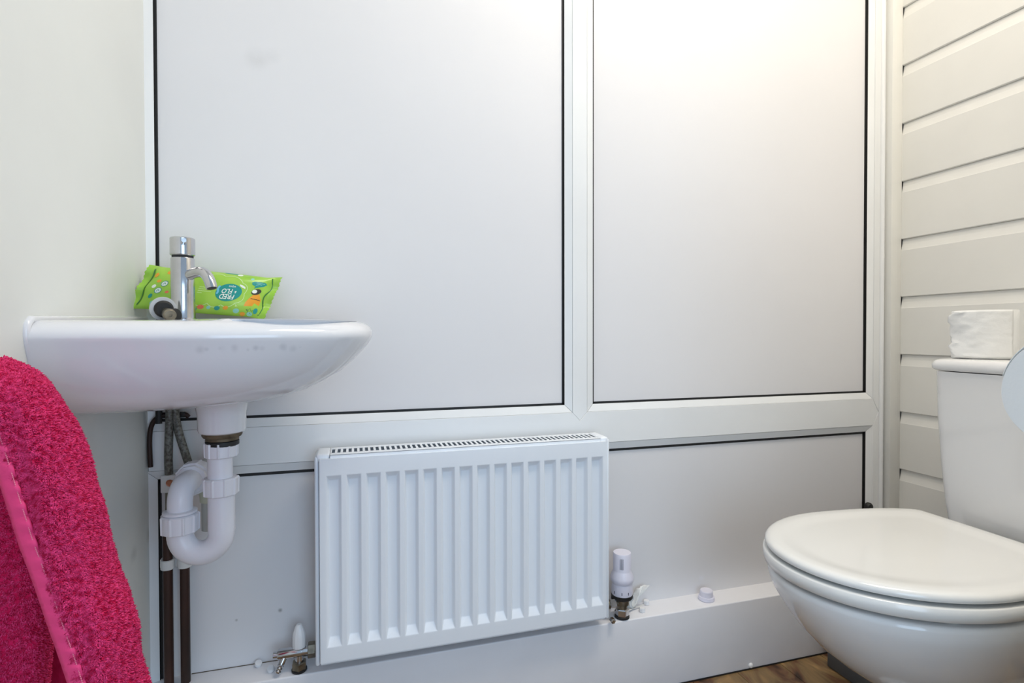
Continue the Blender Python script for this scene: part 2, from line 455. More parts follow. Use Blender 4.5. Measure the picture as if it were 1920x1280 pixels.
# ------------------------------------------------------------------ radiator
RX0, RX1, RZ0, RZ1, RY0, RY1 = -0.0715, 0.5305, 0.1985, 0.5935, 1.053, 1.123
rad = thing('radiator', (0.23, 1.09, RZ0), 'white ribbed panel radiator fixed to the back wall above the boxing', 'radiator')
fx0, fx1, fz0, fz1 = -0.0630, 0.5210, 0.2065, 0.5868
pit = (0.4983 + 0.0372) / 15
zt, zbm = 0.5550, 0.2345
V, F = [], []
def quad(p): 
    n = len(V); V.extend(p); F.append(tuple(range(n, n + 4)))
yf, yd = RY0, RY0 + 0.0100
prevx = fx0
co, ci = 0.0130, 0.0088
for i in range(16):
    xc = -0.0372 + pit * i
    x0, x1, x2, x3 = xc - co, xc - ci, xc + ci, xc + co
    quad([(prevx, yf, zbm), (x0, yf, zbm), (x0, yf, zt), (prevx, yf, zt)])
    quad([(prevx, yf, fz0), (x0, yf, fz0), (x0, yf, zbm), (prevx, yf, zbm)])
    quad([(prevx, yf, zt), (x0, yf, zt), (x0, yf, fz1), (prevx, yf, fz1)])
    quad([(x0, yf, fz0), (x3, yf, fz0), (x3, yf, zbm), (x0, yf, zbm)])
    quad([(x0, yf, zt), (x3, yf, zt), (x3, yf, fz1), (x0, yf, fz1)])
    zi0, zi1 = zbm + 0.0150, zt - 0.0100
    quad([(x0, yf, zbm), (x3, yf, zbm), (x2, yd, zi0), (x1, yd, zi0)])
    quad([(x0, yf, zbm), (x1, yd, zi0), (x1, yd, zi1), (x0, yf, zt)])
    quad([(x2, yd, zi0), (x3, yf, zbm), (x3, yf, zt), (x2, yd, zi1)])
    quad([(x1, yd, zi0), (x2, yd, zi0), (x2, yd, zi1), (x1, yd, zi1)])
    quad([(x1, yd, zi1), (x2, yd, zi1), (x3, yf, zt), (x0, yf, zt)])
    prevx = x3
for (z0, z1) in ((fz0, zbm), (zbm, zt), (zt, fz1)):
    quad([(prevx, yf, z0), (fx1, yf, z0), (fx1, yf, z1), (prevx, yf, z1)])
# returns at the rim
for (p, q) in (((fx0, fz0), (fx1, fz0)), ((fx1, fz0), (fx1, fz1)), ((fx1, fz1), (fx0, fz1)), ((fx0, fz1), (fx0, fz0))):
    quad([(p[0], yf, p[1]), (q[0], yf, q[1]), (q[0], yf + 0.012, q[1]), (p[0], yf + 0.012, p[1])])
me = bpy.data.meshes.new('front_panel')
cc = Vector((0.23, 1.053, 0.396))
me.from_pydata([Vector(v) - cc for v in V], [], F)
bm = bmesh.new(); bm.from_mesh(me)
bmesh.ops.remove_doubles(bm, verts=bm.verts, dist=1e-5)
bmesh.ops.dissolve_limit(bm, angle_limit=0.01, verts=bm.verts, edges=bm.edges)
bmesh.ops.recalc_face_normals(bm, faces=bm.faces)
ed = [e_ for e_ in bm.edges if len(e_.link_faces) == 2 and e_.calc_face_angle(0) > radians(20)]
bmesh.ops.bevel(bm, geom=ed, offset=0.0016, offset_type='OFFSET', segments=3, profile=0.5, affect='EDGES', clamp_overlap=True)
bmesh.ops.triangulate(bm, faces=[f for f in bm.faces if len(f.verts) > 4])
bm.to_mesh(me); bm.free(); me.shade_smooth(); me.set_sharp_from_angle(angle=radians(40)); me.materials.append(M_rad)
fp = bpy.data.objects.new('front_panel', me); COL.objects.link(fp); finish(fp, cc, rad)
# casing: side panels and base
box('side_panel', RX0, RX0 + 0.0078, RY0 + 0.0070, RY1, RZ0, RZ1 - 0.003, M_rad, rad, bevel=0.0035, seg=3)
box('side_panel', RX1 - 0.0084, RX1, RY0 + 0.0070, RY1, RZ0, RZ1 - 0.003, M_rad, rad, bevel=0.0035, seg=3)
box('back_panel', RX0 + 0.007, RX1 - 0.007, RY0 + 0.024, RY1 - 0.006, RZ0 + 0.008, RZ1 - 0.022, M_rad, rad, bevel=0.002)
box('bottom_rail', RX0 + 0.009, RX1 - 0.009, RY0 + 0.008, RY0 + 0.020, RZ0, RZ0 + 0.0062, M_rad, rad, bevel=0.002)
gx0, gx1 = -0.0435, 0.5075
for s0, s1 in ((RX0 + 0.003, gx0 - 0.0006), (gx1 + 0.0006, RX1 - 0.003)):
    box('top_cap', s0, s1, RY0 + 0.0065, RY1, RZ1 - 0.014, RZ1 + 0.0012, M_rad, rad, bevel=0.004, seg=3)
ns = 54
L = [(gx0, gx1, RY0 + 0.004, RY0 + 0.020, RZ1 - 0.0012, RZ1), (gx0, gx1, RY1 - 0.014, RY1, RZ1 - 0.0012, RZ1),
     (gx0, gx1, RY0 + 0.004, RY0 + 0.0055, RZ1 - 0.012, RZ1 - 0.0005), (gx0, gx1, RY1 - 0.0015, RY1, RZ1 - 0.012, RZ1 - 0.0005)]
st = (gx1 - gx0) / ns
for i in range(ns + 1):
    xa = max(gx0, gx0 + st * i - 0.0022); xb = min(gx1, gx0 + st * i + 0.0022)
    L.append((xa, xb, RY0 + 0.019, RY1 - 0.013, RZ1 - 0.0012, RZ1))
boxes('top_grille', L, M_rad, rad)
box('grille_recess', gx0, gx1, RY0 + 0.016, RY1 - 0.010, RZ1 - 0.022, RZ1 - 0.010, M_slot, rad)
for xx in (0.03, 0.43):
    box('wall_bracket', xx, xx + 0.03, RY1 - 0.008, YB + 0.001 if xx else YB, 0.26, 0.50, M_rad, rad)

# lockshield valve at the left foot of the radiator
lv = thing('radiator_valve', (-0.104, 1.105, Z_LOW), 'chrome drain-off valve with a pointed white cap left of the radiator', 'valve')
lx, ly, lz = -0.104, 1.105, 0.2080
lathe('valve_cap', [(0.0112, 0.0), (0.0122, 0.001), (0.0122, 0.020), (0.0115, 0.026), (0.0085, 0.036), (0.0052, 0.043), (0.0040, 0.044)], (lx, ly, lz + 0.009), M_white, lv, seg=12, sharp=25)
V, F = join_vf([lathe_vf([(0.003, 0), (0.0062, 0.001), (0.0062, 0.008), (0.009, 0.009), (0.0098, 0.011), (0.0098, 0.052)], (lx - 0.047, ly, lz), (1, 0, 0), 20),
                lathe_vf([(0.0078, 0.004), (0.0078, 0.032)], (lx, ly, Z_LOW + 0.002), (0, 0, 1), 20),
                lathe_vf([(0.0085, 0.0), (0.0085, 0.034)], (lx, ly, lz), (1, 0, 0), 20)])
mk('valve_body', V, F, M_chrome, lv, smooth=True)
lathe('union_nut', [(0.0135, 0.0), (0.0145, 0.001), (0.0145, 0.013), (0.013, 0.014)], (lx + 0.016, ly, lz), M_brass, lv, d=(1, 0, 0), seg=6, sharp=20)
lathe('compression_nut', [(0.0125, 0.0), (0.0138, 0.001), (0.0138, 0.013), (0.012, 0.015)], (lx, ly, Z_LOW + 0.004), M_brass, lv, seg=6, sharp=20)
lathe('base_ring', [(0.0135, 0.0), (0.0142, 0.001), (0.0142, 0.004), (0.012, 0.005)], (lx, ly, Z_LOW + 0.0003), M_black, lv, seg=20)
V, F = join_vf([lathe_vf([(0.0058, -0.004), (0.0058, 0.010), (0.0048, 0.011), (0.0062, 0.013), (0.0048, 0.015), (0.0062, 0.018), (0.0048, 0.020), (0.0062, 0.023), (0.0045, 0.0255)], (lx - 0.027, ly - 0.004, lz - 0.006), (-0.42, -0.35, -0.84), 14)])
mk('drain_spigot', V, F, M_chrome, lv, smooth=True)

# thermostatic valve at the right
tv = thing('thermostatic_valve', (0.584, 1.105, Z_LOW), 'white thermostatic radiator valve on dull metal fittings right of the radiator', 'valve')
tx, ty = 0.5845, 1.105
head = lathe('thermostat_head', [(0.0238, 0.226), (0.0243, 0.228), (0.0232, 0.252), (0.0262, 0.258), (0.0262, 0.266), (0.0205, 0.279), (0.0200, 0.281), (0.0208, 0.317), (0.0196, 0.3205), (0.012, 0.3208)], (tx, ty, 0), M_lilac, tv, seg=40, sharp=28)
lathe('black_ring', [(0.0225, 0.2165), (0.0245, 0.219), (0.0248, 0.2262), (0.022, 0.227)], (tx, ty, 0), M_black, tv, seg=32)
def on_head(ang, r, z0, z1, w):
    # thin upright print bar wrapped on the head at an angle from straight ahead
    base = math.atan2(-0.88, -0.47)
    c = Vector((cos(base + ang), sin(base + ang), 0)); t_ = Vector((-c.y, c.x, 0))
    p = Vector((tx, ty, 0)) + c * r
    return [p + t_ * w + Vector((0, 0, z)) - c * q for q in (0.0, 0.0012) for z in (z0, z1)] + [p - t_ * w + Vector((0, 0, z)) - c * q for q in (0.0, 0.0012) for z in (z0, z1)]
FB = [(0, 1, 3, 2), (4, 6, 7, 5), (0, 4, 5, 1), (2, 3, 7, 6), (0, 2, 6, 4), (1, 5, 7, 3)]
for ka in (-0.20, -0.05, 0.10):
    mk('pointer_line', on_head(ka, 0.0210, 0.288, 0.312, 0.0006), FB, M_ink, head)
for ka in (-0.75, 0.0, 0.62):
    mk('scale_mark', on_head(ka, 0.0246, 0.2315, 0.2375, 0.0008), FB, M_ink, head)
V, F = join_vf([lathe_vf([(0.0165, 0.203), (0.0165, 0.217)], (tx, ty, 0), (0, 0, 1), 20), lathe_vf([(0.012, 0.175), (0.012, 0.206)], (tx, ty, 0), (0, 0, 1), 20),
                lathe_vf([(0.0105, 0.0), (0.0105, 0.045)], (tx - 0.045, ty, 0.2060), (1, 0, 0), 20)])
mk('valve_body', V, F, M_brass, tv, smooth=True)
lathe('union_nut', [(0.0150, 0.0), (0.0162, 0.001), (0.0162, 0.014), (0.014, 0.015)], (tx - 0.034, ty, 0.2060), M_chrome, tv, d=(1, 0, 0), seg=6, sharp=20)
lathe('compression_nut', [(0.0145, 0.0), (0.0160, 0.001), (0.0160, 0.014), (0.014, 0.016)], (tx, ty, Z_LOW + 0.006), M_chrome, tv, seg=6, sharp=20)
lathe('base_ring', [(0.0155, 0.0), (0.0168, 0.001), (0.0168, 0.005), (0.014, 0.0065)], (tx, ty, Z_LOW + 0.0003), M_black, tv, seg=20)
lathe('bleed_screw', [(0.0055, 0.0), (0.006, 0.001), (0.006, 0.010), (0.003, 0.011)], (tx - 0.036, ty - 0.018, Z_LOW + 0.010), M_chrome, tv, d=(0, -1, 0), seg=6, sharp=20)

# ------------------------------------------------------------------ loose bits on the boxing
ref = None
for i, (px_, py_, lab) in enumerate(((-0.1825, 1.143, 'small white pipe collar on the boxing, furthest left, against the panel'),
                                 (-0.1560, 1.118, 'small white pipe collar on the boxing beside the drain spigot'))):
    a_ = 0.5 if i == 0 else -0.3
    lathe('pipe_collar', [(0.0030, 0.0), (0.0066, 0.0003), (0.0068, 0.0045), (0.0060, 0.0065), (0.0025, 0.0070)], (px_, py_, Z_LOW + 0.0028), M_white, None,
          d=(0.45 * sin(a_), -0.42, 0.85), seg=20, label=lab, cat='collar', group='white pipe collars on the boxing')
for i, (px_, py_, lab) in enumerate(((0.6680, 1.141, 'tiny white plug lying behind, against the panel by the torn tissue'),
                                 (0.6410, 1.113, 'tiny white plug lying in front of the torn tissue on the boxing'))):
    lathe('white_plug', [(0.0058, 0.0), (0.0072, 0.0006), (0.0072, 0.0080), (0.0062, 0.0098), (0.002, 0.0100)], (px_, py_, Z_LOW + 0.0004), M_white, None, seg=7, sharp=20,
          label=lab, cat='plug', group='tiny white plugs on the boxing')
# scrap of tissue
V, F = [], []
def scrap(base, tip, w0, w1, nu=9, nv=9, amp=0.003):
    n0 = len(V); base = Vector(base); tip = Vector(tip); ax = tip - base
    sd = Vector((0.75, -0.25, 0.25)).normalized()
    for j in range(nv):
        t = j / (nv - 1)
        for i in range(nu):
            s = i / (nu - 1) - 0.5
            w = w0 + (w1 - w0) * t
            p = base + ax * t + sd * (s * w) + Vector((0, -1, 0.2)) * (amp * 1.5 * sin(7 * s + 4 * t) + amp * 1.2 * sin(17 * s + 2 + 5 * t))
            V.append(p)
    for j in range(nv - 1):
        for i in range(nu - 1):
            q = n0 + j * nu + i
            F.append((q, q + 1, q + nu + 1, q + nu))
scrap((0.622, 1.128, Z_LOW + 0.004), (0.652, 1.132, Z_LOW + 0.050), 0.008, 0.030)
scrap((0.618, 1.126, Z_LOW + 0.004), (0.607, 1.122, Z_LOW + 0.036), 0.012, 0.026)
scrap((0.606, 1.120, Z_LOW + 0.0045), (0.655, 1.132, Z_LOW + 0.006), 0.007, 0.004, amp=0.001)
o = mk('tissue_scrap', V, F, M_paper, None, smooth=True, recalc=False, label='twisted scrap of white tissue beside the thermostatic valve', cat='tissue')
so = o.modifiers.new('thick', 'SOLIDIFY'); so.thickness = 0.0007
# lilac screw cap
lathe('bottle_cap', [(0.0175, 0.0), (0.0192, 0.001), (0.0186, 0.0085), (0.0160, 0.0092), (0.0152, 0.021), (0.0140, 0.0228), (0.006, 0.0230)], (0.8210, 1.1215, Z_LOW + 0.0002), M_lilac, None, seg=28, sharp=25,
      label='small lilac-white plastic cap alone on the boxing', cat='cap')
# black clip low on the right stile
lathe('cable_clip', [(0.0115, 0.0), (0.0115, 0.006), (0.0085, 0.0105), (0.004, 0.012)], (1.3475, YF - 0.0002, 0.3445), M_black, None, d=(0, -1, 0), seg=20,
      label='small black rubber clip on the white frame behind the toilet lid', cat='clip')

# ------------------------------------------------------------------ wash basin
BZ = 0.8395                      # top of the rim
basin = thing('wash_basin', (XL, 0.945, 0.66), 'white ceramic wall-hung basin fixed to the left wall', 'basin')
NT = 72
def dring(z, xf, y0, y1, n=2.6, xb=XL + 0.0015, groove=0.0):
    a, bb, yc = xf - xb, (y1 - y0) / 2, (y0 + y1) / 2
    out = []
    for i in range(NT + 1):
        th = -pi / 2 + pi * i / NT
        c_, s_ = cos(th), sin(th)
        gdep = 0.0
        if groove:
            for g0 in (-0.40, -0.53):
                gdep += groove * math.exp(-((th - g0) / 0.018) ** 2)
        x = (a - gdep) * (abs(c_) ** (2 / n)); y = (bb - gdep * abs(s_)) * (1 if s_ > 0 else -1) * abs(s_) ** (2 / n)
        tl_ = max(0.0, 1 + (z - BZ) / 0.035)
        out.append(Vector((xb + x, yc + y, z + 0.0045 * tl_ * y / bb)))
    return out
# outer body from the rim downwards, then deck and bowl
body = []
prof_b = [  # dz below rim, front x, near y, far y
    (-0.1295, -0.205, 0.880, 1.040), (-0.1275, -0.165, 0.845, 1.062), (-0.1235, -0.130, 0.822, 1.080), (-0.1180, -0.103, 0.806, 1.092), (-0.1080, -0.069, 0.792, 1.104), (-0.0950, -0.043, 0.781, 1.114),
    (-0.0800, -0.019, 0.7715, 1.121), (-0.0640, -0.001, 0.7655, 1.126), (-0.0480, 0.0145, 0.7610, 1.130), (-0.0380, 0.0225, 0.7585, 1.1325), (-0.0310, 0.0270, 0.7565, 1.134),
    (-0.0260, 0.0290, 0.7552, 1.135), (-0.0220, 0.0300, 0.7550, 1.1352), (-0.0170, 0.0300, 0.7565, 1.1350), (-0.0120, 0.0285, 0.7595, 1.1345), (-0.0075, 0.0250, 0.7635, 1.133), (-0.0040, 0.0200, 0.7680, 1.131), (-0.0015, 0.0140, 0.7725, 1.128), (0.0, 0.0070, 0.7780, 1.124)]
for k, (dz, xf, y0, y1) in enumerate(prof_b):
    body.append(dring(BZ + dz, xf, y0, y1, 2.7 if k > 2 else 2.4, groove=0.0022 if 2 <= k <= 10 else 0.0))
# ring order: turn each D into a closed loop (flat back on the wall)
V, F = [], []
n1 = NT + 1
for r in body: V += r
for j in range(len(body) - 1):
    for i in range(n1):
        F.append((j * n1 + i, j * n1 + (i + 1) % n1, (j + 1) * n1 + (i + 1) % n1, (j + 1) * n1 + i))
F.append(tuple(range(n1 - 1, -1, -1)))
# deck to bowl
top0 = (len(body) - 1) * n1
def bowl(z, s):
    cx_, cy_, a_, b_ = -0.120, 0.925, 0.122 * s, 0.132 * s
    out = []
    for i in range(n1):
        t = i / NT
        th = -pi / 2 + pi * t if True else 0
        # map the D ring onto a full ellipse: front half follows, the back chord closes behind
        ang = -pi * 0.86 + 2 * pi * 0.86 * t
        out.append(Vector((cx_ + a_ * cos(ang), cy_ + b_ * sin(ang), z)))
    return out
inner = [bowl(BZ - 0.001, 1.03), bowl(BZ - 0.004, 0.99), bowl(BZ - 0.020, 0.94), bowl(BZ - 0.055, 0.80), bowl(BZ - 0.085, 0.58), bowl(BZ - 0.100, 0.30), bowl(BZ - 0.103, 0.12)]
prev = top0
for r in inner:
    n0 = len(V); V += r
    for i in range(n1):
        F.append((prev + i, prev + (i + 1) % n1, n0 + (i + 1) % n1, n0 + i))
    prev = n0
F.append(tuple(range(prev, prev + n1)))
mk('bowl', V, F, M_cerw, basin, smooth=True, sharp=50)
# outlet boss under the bowl
BX, BY = -0.2010, 0.950
lathe('outlet_boss', [(0.0300, 0.0), (0.0330, 0.002), (0.0342, 0.006), (0.0350, 0.030), (0.038, 0.046), (0.048, 0.056)], (BX, BY, 0.6625), M_cerw, basin, seg=40)
# raised ledges where the basin meets the walls
V, F = [], []
def strip(pts, w, m, name, parent, **k):
    tube(name, pts, w, m, parent, seg=10, **k)
tube('back_ledge', spline([(XL + 0.030, 1.1295, BZ + 0.0035), (-0.20, 1.1300, BZ + 0.0045), (-0.08, 1.1270, BZ + 0.0040), (-0.042, 1.1230, BZ + 0.0018), (-0.034, 1.119, BZ - 0.002)], 6), [0.0042] * 24 + [0.003], M_cerw, basin, seg=12)
tube('wall_flange', spline([(XL + 0.0012, 0.797, BZ - 0.114), (XL + 0.0012, 0.778, BZ - 0.080), (XL + 0.0012, 0.766, BZ - 0.050), (XL + 0.0012, 0.758, BZ - 0.022), (XL + 0.0015, 0.764, BZ - 0.0060), (XL + 0.0015, 0.79, BZ - 0.0030), (XL + 0.002, 0.95, BZ + 0.002), (XL + 0.002, 1.08, BZ + 0.006), (XL + 0.002, 1.13, BZ + 0.007)], 6), 0.0044, M_cerw, basin, seg=12)

# ------------------------------------------------------------------ waste trap
trap = thing('waste_trap', (BX, BY, 0.47), 'white plastic waste trap with ribbed nuts hanging under the basin', 'trap')
PX, PY = -0.2045, 0.950
lathe('tail_thread', [(0.0240, 0.0), (0.0240, 0.004), (0.0270, 0.005), (0.0290, 0.008), (0.0290, 0.0118)], (BX, BY, 0.6510), M_rust, trap, seg=28, label='rusty brown threaded tail')
lathe('tail_gasket', [(0.0225, 0.0), (0.0243, 0.0015), (0.0243, 0.0075), (0.022, 0.009)], (BX, BY, 0.6420), M_black, trap, seg=28)
RP = 0.0205
lathe('ribbed_nut', [(0.0225, 0.0), (0.0246, 0.0015), (0.0250, 0.0225), (0.0232, 0.0240)], (PX + 0.002, PY, 0.6240), M_pipe, trap, seg=96, shape=nut_shape(10), sharp=30)
tube('down_pipe', [(PX, PY, 0.640), (PX, PY, 0.570)], 0.0180, M_pipe, trap, seg=32)
lathe('ribbed_nut', [(0.0240, 0.0), (0.0258, 0.0015), (0.0265, 0.0255), (0.0248, 0.0275), (0.0205, 0.0275)], (PX + 0.001, PY, 0.5640), M_pipe, trap, seg=96, shape=nut_shape(9), sharp=30)
tube('socket_pipe', [(PX + 0.0015, PY, 0.575), (PX + 0.0015, PY, 0.5060)], 0.0194, M_pipe, trap, seg=32)
# U bend from under the socket to the second leg
UX = -0.2635; UY = 0.958
cxu = (PX + 0.0015 + UX) / 2; Ru = (PX + 0.0015 - UX) / 2
pts = [(PX + 0.0015, PY, 0.5120)]
for t in range(0, 25):
    a = -pi * t / 24
    pts.append((cxu + Ru * cos(a), PY + (UY - PY) * t / 24, 0.5050 + (Ru + 0.002) * sin(a)))
pts.append((UX, UY, 0.5160))
tube('u_bend', pts, 0.0188, M_pipe, trap, seg=32)
lathe('ribbed_nut', [(0.0245, 0.0), (0.0270, 0.0015), (0.0275, 0.0270), (0.0258, 0.0285), (0.0215, 0.0295)], (UX, UY, 0.5075), M_pipe, trap, seg=96, shape=nut_shape(9), sharp=30)
lathe('collar_ring', [(0.0225, 0.0), (0.0240, 0.001), (0.0240, 0.004), (0.0205, 0.0055)], (UX, UY, 0.5370), M_pipe, trap, seg=40)
# riser and elbow that turns back towards the wall
pts = [(UX, UY, 0.535), (UX, UY, 0.551)]
dirx, diry = 0.06, 0.998
Re = 0.026
for t in range(1, 15):
    a = (pi / 2) * t / 14
    r_ = Re * (1 - cos(a))
    pts.append((UX + dirx * r_, UY + diry * r_, 0.551 + Re * sin(a)))
pts.append((UX + dirx * 0.085, UY + diry * 0.085, 0.576))
tube('elbow_pipe', pts, 0.0178, M_pipe, trap, seg=32)
ec = Vector((UX + dirx * 0.056, UY + diry * 0.046, 0.5765))
lathe('elbow_nut', [(0.0200, 0.0), (0.0235, 0.001), (0.0242, 0.004), (0.0242, 0.007), (0.0275, 0.008), (0.0282, 0.010), (0.0282, 0.030), (0.026, 0.032)], ec, M_pipe, trap, d=(dirx, diry, 0), seg=96, shape=nut_shape(9, 0.04), sharp=30)
tube('wall_pipe', [ec + Vector((dirx, diry, 0)) * 0.028, ec + Vector((dirx, diry, 0)) * 0.147], 0.0170, M_pipe2, trap, seg=28)
gx, gy = ec.x + dirx * 0.070 + 0.008, ec.y + diry * 0.070
tube('grey_drop_pipe', [(gx, gy, 0.576), (gx, gy, 0.470)], 0.0135, M_pipe2, trap, seg=28, label='grey plastic pipe behind the bend')
lathe('beige_collar', [(0.0142, 0.0), (0.0158, 0.001), (0.0162, 0.012), (0.0172, 0.014), (0.0172, 0.018), (0.0158, 0.034), (0.0142, 0.036)], (gx, gy, 0.520), M_beige, trap, seg=28, label='yellowed collar')

# ------------------------------------------------------------------ supply pipes and hoses in the corner
def cpipe(x, y, z0, z1, lab):
    tube('copper_pipe', [(x, y, z0), (x, y, (z0 + z1) / 2), (x, y, z1)], 0.0080, M_copper, None, seg=20, label=lab, cat='pipe', group='old copper pipes in the corner')
cpipe(-0.3310, 1.1285, Z_LOW, 0.4650, 'dark brown copper pipe in the corner, nearest the side wall')
cpipe(-0.3035, 1.1285, Z_LOW, 0.4650, 'dark brown copper pipe under the trap, further from the side wall')
clip = thing('pipe_clip', (-0.317, 1.128, 0.388), 'white double clip holding the two brown pipes', 'clip')
V, F = [], []
for cx_ in (-0.3310, -0.3035):
    ring = [(0.0136, 0.0), (0.0136, 0.0165)]
    lathe('clip_ring', [(0.0105, 0.0), (0.0116, 0.001), (0.0116, 0.0165), (0.0105, 0.0175)], (cx_, 1.1285, 0.3865), M_clip, clip, seg=28)
box('clip_bar', -0.345, -0.2830, 1.132, YB + 0.001, 0.3875, 0.4030, M_clip, clip, bevel=0.001)
hose_g = 'braided supply hoses behind the basin outlet'
h1 = tube('supply_hose', spline([(-0.3195, 1.108, 0.735), (-0.3200, 1.110, 0.68), (-0.3245, 1.116, 0.60), (-0.3260, 1.123, 0.555)], 8), 0.0068, M_braid, None, seg=14, label='grey braided supply hose running straight down beside the wall', cat='hose', group=hose_g)
h2 = tube('supply_hose', spline([(-0.3125, 1.112, 0.735), (-0.3130, 1.112, 0.69), (-0.3080, 1.113, 0.645), (-0.2950, 1.117, 0.590), (-0.2880, 1.120, 0.560)], 8), 0.0068, M_braid, None, seg=14, label='grey braided supply hose slanting behind the white elbow', cat='hose', group=hose_g)
iv = thing('service_valve', (-0.326, 1.128, 0.52), 'pale service valve with a copper screw behind the trap', 'valve')
box('valve_block', -0.3375, -0.3135, 1.114, 1.140, 0.5300, 0.5620, M_clip, iv, bevel=0.002)
lathe('screw_slot', [(0.0062, 0.0), (0.0066, 0.001), (0.0060, 0.002), (0.0045, 0.0015), (0.0040, 0.0025), (0.001, 0.0026)], (-0.3220, 1.1142, 0.5480), mat('copper_ring', (0.45, 0.20, 0.12), 0.4, metal=0.7), iv, d=(0, -1, 0), seg=20)
tube('tail_pipe', [(-0.3265, 1.128, 0.531), (-0.3265, 1.128, 0.4655)], 0.0075, M_brass, iv, seg=16)
lathe('tail_nut', [(0.0085, 0.0), (0.0100, 0.001), (0.0100, 0.011), (0.0085, 0.012)], (-0.3265, 1.128, 0.478), M_brass, iv, seg=6, sharp=20)
dc = tube('dark_cable', spline([(-0.3590, 1.1345, 0.575), (-0.3595, 1.1330, 0.625), (-0.3555, 1.132, 0.652), (-0.3440, 1.131, 0.667), (-0.3250, 1.130, 0.671), (-0.3030, 1.132, 0.670), (-0.2960, 1.134, 0.664)], 6), 0.0042, M_copper, None, seg=12,
          label='thin dark brown cable curving along the transom in the corner', cat='cable')
tube('cable_tee', spline([(-0.3430, 1.128, 0.720), (-0.3425, 1.128, 0.690), (-0.3430, 1.128, 0.655)], 4), 0.0055, M_black, dc, seg=12)
box('cable_clamp', -0.3445, -0.3000, 1.128, 1.1365, 0.6640, 0.6745, M_black, dc, bevel=0.002)

# ------------------------------------------------------------------ mixer tap
TX, TY = -0.2755, 1.030
tap = thing('mixer_tap', (TX, TY, BZ), 'chrome cylindrical mixer tap with a short curved spout on the basin', 'tap')
lathe('tap_body', [(0.0188, 0.004), (0.0182, 0.006), (0.0180, 0.040), (0.0178, 0.105), (0.0172, 0.1065)], (TX, TY, BZ), M_chrome, tap, seg=40)
lathe('base_flange', [(0.0205, 0.0), (0.0212, 0.001), (0.0212, 0.004), (0.0195, 0.0055), (0.018, 0.0055)], (TX, TY, BZ), M_chrome, tap, seg=40)
lathe('neck_ring', [(0.0160, 0.1060), (0.0160, 0.1130)], (TX, TY, BZ), M_slot, tap, seg=32)
lathe('lever_cap', [(0.0172, 0.1105), (0.0186, 0.1120), (0.0186, 0.1390), (0.0172, 0.1405), (0.010, 0.1410)], (TX, TY, BZ), M_chrome, tap, seg=40)
ld = Vector((0.30, -0.95, 0.02)).normalized()
tube('lever_pin', [Vector((TX, TY, BZ + 0.130)) + ld * 0.012, Vector((TX, TY, BZ + 0.130)) + ld * 0.024, Vector((TX, TY, BZ + 0.130)) + ld * 0.042], [0.0042, 0.0042, 0.0036], M_chrome, tap, seg=14)
sd = Vector((0.80, -0.60, 0)).normalized()
sp = []
zs = BZ + 0.079
for t, dz in ((0.006, -0.004), (0.016, -0.001), (0.029, 0.002), (0.040, 0.0025), (0.0495, 0.000), (0.0565, -0.006), (0.0610, -0.013), (0.0640, -0.020), (0.0655, -0.0250)):
    sp.append(Vector((TX, TY, zs + dz)) + sd * t)
spt = spline(sp, 4)
spout = tube('spout', spt, 0.0088, M_chrome, tap, seg=24)
endp, endd = spt[-1], (spt[-1] - spt[-2]).normalized()
lathe('spout_mouth', [(0.0070, 0.0), (0.0070, 0.0006)], endp, M_slot, spout, d=endd, seg=24)

# loose basin plug beside the tap
plug = thing('basin_plug', (-0.296, 0.985, BZ), 'loose white basin plug with a black seal and metal stem, left of the tap', 'plug')
pd = Vector((0.42, -0.86, -0.10)).normalized()
pc = Vector((-0.2925, 0.986, BZ + 0.0195))
lathe('plug_disc', [(0.010, 0.0), (0.0180, 0.0005), (0.0190, 0.002), (0.0185, 0.004), (0.014, 0.005)], pc, mat('frosted_plastic', (0.50, 0.51, 0.52), 0.35), plug, d=pd, seg=36)
lathe('plug_seal', [(0.0115, 0.0), (0.0135, 0.001), (0.0135, 0.005), (0.0105, 0.008)], pc + pd * 0.0048, M_black, plug, d=pd, seg=28)
lathe('plug_stem', [(0.0065, 0.0), (0.0065, 0.016), (0.0085, 0.017), (0.0092, 0.019), (0.0092, 0.028), (0.0075, 0.030), (0.003, 0.0302), (0.003, 0.028), (0.001, 0.028)], pc + pd * 0.010 + Vector((0.003, 0, -0.004)), M_brass, plug, d=(pd + Vector((0.0, 0, -0.12))).normalized(), seg=24)
lathe('plug_washer', [(0.0090, 0.0), (0.0105, 0.001), (0.0105, 0.006), (0.0085, 0.007)], pc + pd * 0.018 + Vector((0.010, 0.004, -0.009)), M_black, plug, d=(0.8, -0.55, 0.1), seg=24)

